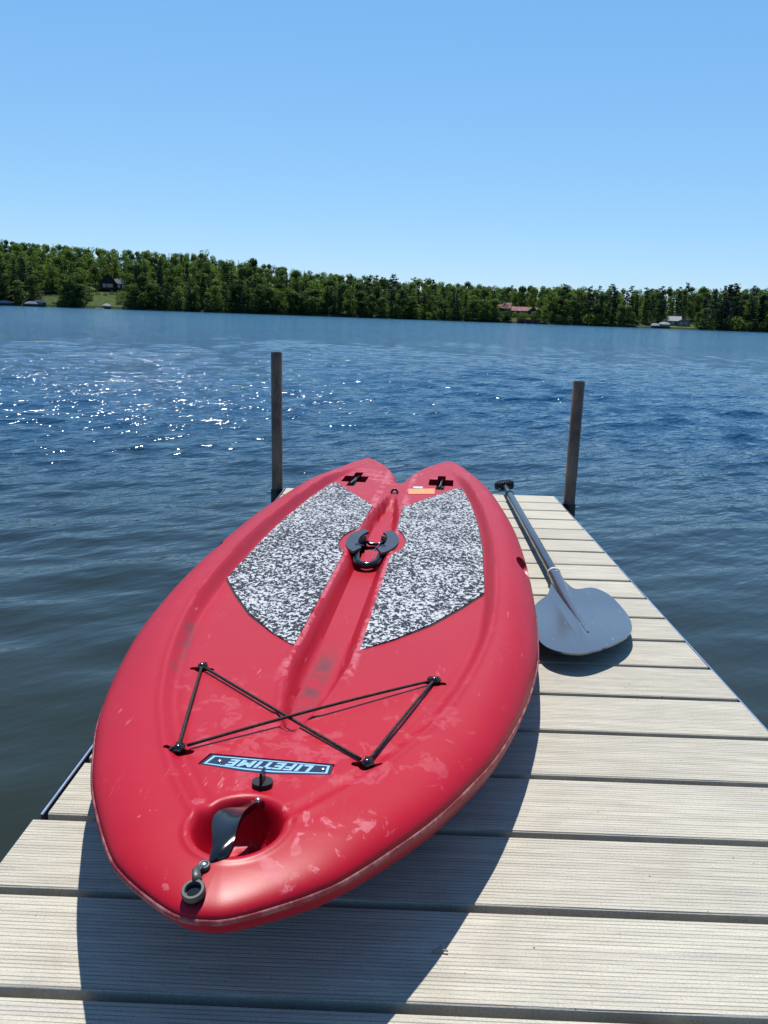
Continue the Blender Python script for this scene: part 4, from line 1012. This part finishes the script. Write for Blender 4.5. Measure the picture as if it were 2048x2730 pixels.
# leash eye in the notch
ze = zt(0, 2.10)
MB().tube([(.011 * math.cos(t), 2.105, ze + .002 + .013 * math.sin(t)) for t in np.linspace(0, math.pi, 12)], .0038, 8).build('leash_eye', M_BLACK, BRD, smooth=True)
MB().prism([(.014 * math.cos(2 * math.pi * k / 20), 2.100 + .020 * math.sin(2 * math.pi * k / 20)) for k in range(20)], ze - .004, ze + .0015).build('leash_eye_base', M_BLACKM, BRD)
# stickers
zz = zt(.1, 2.11)
MB().prism([(.047, 2.145), (.140, 2.178), (.143, 2.086), (.053, 2.060)], zz - .001, zz + .0012).build('orange_sticker', M_ORANGE, BRD)
MB().prism([(.062, 2.200), (.096, 2.205), (.096, 2.172), (.062, 2.166)], zz - .001, zz + .0008).build('pale_sticker', M_GREENW, BRD)

# ================================================================== PADDLE
NK = Vector((.3555, 2.125, .034)); GE = Vector((.3815, 3.37, .030))
ax = (GE - NK).normalized(); pitchang = math.asin(ax.z)
PD = thing('paddle', (NK.x, NK.y, 0), 0, label='black paddle with scratched dark blade lying on the dock right of the board', cat='paddle')
def W(p): return Vector((p[0] - NK.x, p[1] - NK.y, p[2]))
MB().tube([W(NK + ax * t) for t in (-.02, .3, .75, 1.12)], .0145, 20).build('shaft', M_SHAFT, PD, smooth=True, sharp=50)
MB().tube([W(NK + ax * t) for t in (1.10, 1.19, 1.262)], .0118, 16).build('shaft_extension', M_SHAFT, PD, smooth=True, sharp=50)
MB().tube([W(NK + ax * t) for t in (1.095, 1.115)], .0170, 18).build('shaft_clip', M_BLACKM, PD, smooth=True, sharp=50)
MB().tube([W(NK + ax * t) for t in (-.012, .000)], .0182, 20).build('collar_ring', M_CLEAR, PD, smooth=True, sharp=50)
MB().tube([W(NK + ax * t) + Vector((0, 0, dz)) for t, dz in ((.0, 0), (-.06, -.001), (-.11, -.004), (-.17, -.006), (-.26, -.006), (-.36, -.004), (-.46, .001))], [.0172, .0172, .0165, .0150, .0120, .0090, .005], 20).build('socket', M_BLADE, PD, smooth=True, sharp=50)
for t in (-.018, -.036):
    p = W(NK + ax * t); MB().ball((p.x + .002, p.y, p.z + .0168), .0028, 8, 6).build('rivet', M_STEEL, PD, smooth=True)
bl_out = [(0.3785, 2.0781), (0.3932, 2.0148), (0.4398, 2.0302), (0.4649, 2.0074), (0.4806, 1.9406), (0.4805, 1.8159), (0.462, 1.7185), (0.4401, 1.6649), (0.4098, 1.6202), (0.3593, 1.5692), (0.3026, 1.5336), (0.2564, 1.5415), (0.2292, 1.5769), (0.226, 1.6448), (0.2427, 1.7674), (0.2616, 1.8716), (0.3096, 1.9609), (0.3376, 2.0538)]
BO = catmull(bl_out + [bl_out[0]], 4)[:-1]
def bz(x, y):
    t = np.clip((2.03 - y) / .48, 0, 1); xa = .356 - .030 * t
    d = x - xa; spine = .0070 * (1 - .8 * t) * np.exp(-(d / (.014 - .006 * t)) ** 2)
    return .026 + .0 * t + .013 * sstep(t, .25, 1.0) + spine - 0.10 * d * d * 6 * .12 + .004 * t
cx_, cy_ = .352, 1.82; n = len(BO); K = 16; V = [(cx_, cy_)]
for k in range(1, K + 1): V += [(cx_ + (x - cx_) * k / K, cy_ + (y - cy_) * k / K) for x, y in BO]
V = np.array(V); Z = bz(V[:, 0], V[:, 1]); top = [tuple(W((x, y, z))) for (x, y), z in zip(V, Z)]
N = len(top); bot = [(x, y, z - .0038) for x, y, z in top]
F = [(0, 1 + j, 1 + (j + 1) % n) for j in range(n)]
for k in range(K - 1):
    a0 = 1 + k * n; F += [(a0 + j, a0 + n + j, a0 + n + (j + 1) % n, a0 + (j + 1) % n) for j in range(n)]
F2b = [tuple(i + N for i in f_[::-1]) for f_ in F]; e0 = 1 + (K - 1) * n
F3 = [(e0 + j, e0 + N + j, e0 + N + (j + 1) % n, e0 + (j + 1) % n) for j in range(n)]
MB().add(top + bot, F + F2b + F3).build('blade', M_BLADE, PD, smooth=True, sharp=50)
# T grip with ribs
gc = W(NK + ax * 1.285) + Vector((-.004, 0, .004)); gd = Vector((.985, .10, .10)).normalized()
g = MB().tube([gc + gd * t for t in np.linspace(-.042, .042, 13)], [.006 + .014 * math.sqrt(max(0, 1 - (t / .043) ** 2)) for t in np.linspace(-.042, .042, 13)], 14).build('grip', M_BLACKM, PD, smooth=True)
for t in np.linspace(-.039, .039, 11):
    r_ = .0110 + .0155 * math.sqrt(max(0, 1 - (t / .043) ** 2)); MB().tube([gc + gd * (t - .0015), gc + gd * (t + .0015)], r_, 12).build('rib', M_BLACK, g)
MB().tube([gc + Vector((-.02, -.05, -.005)), gc + Vector((-.06, -.06, -.018)), gc + Vector((-.09, -.085, -.028))], .0012, 5).build('cord_end', M_BLACKM, PD)

# tiny things lying about
b = MB(); b.tube([(-.012, 0, .002), (-.004, .003, .004), (.006, .001, .003)], .0011, 5).tube([(-.004, .003, .004), (-.001, .010, .003)], .0009, 5)
sc_ = b.build('dead_insect', simple('dry_brown', (0.20, 0.16, 0.11), 0.8)); sc_.matrix_world = RW @ Matrix.Translation((-.029, .753, 0)); tag(sc_, 'tiny dry brown insect lying on the board below the nose shadow', 'insect')
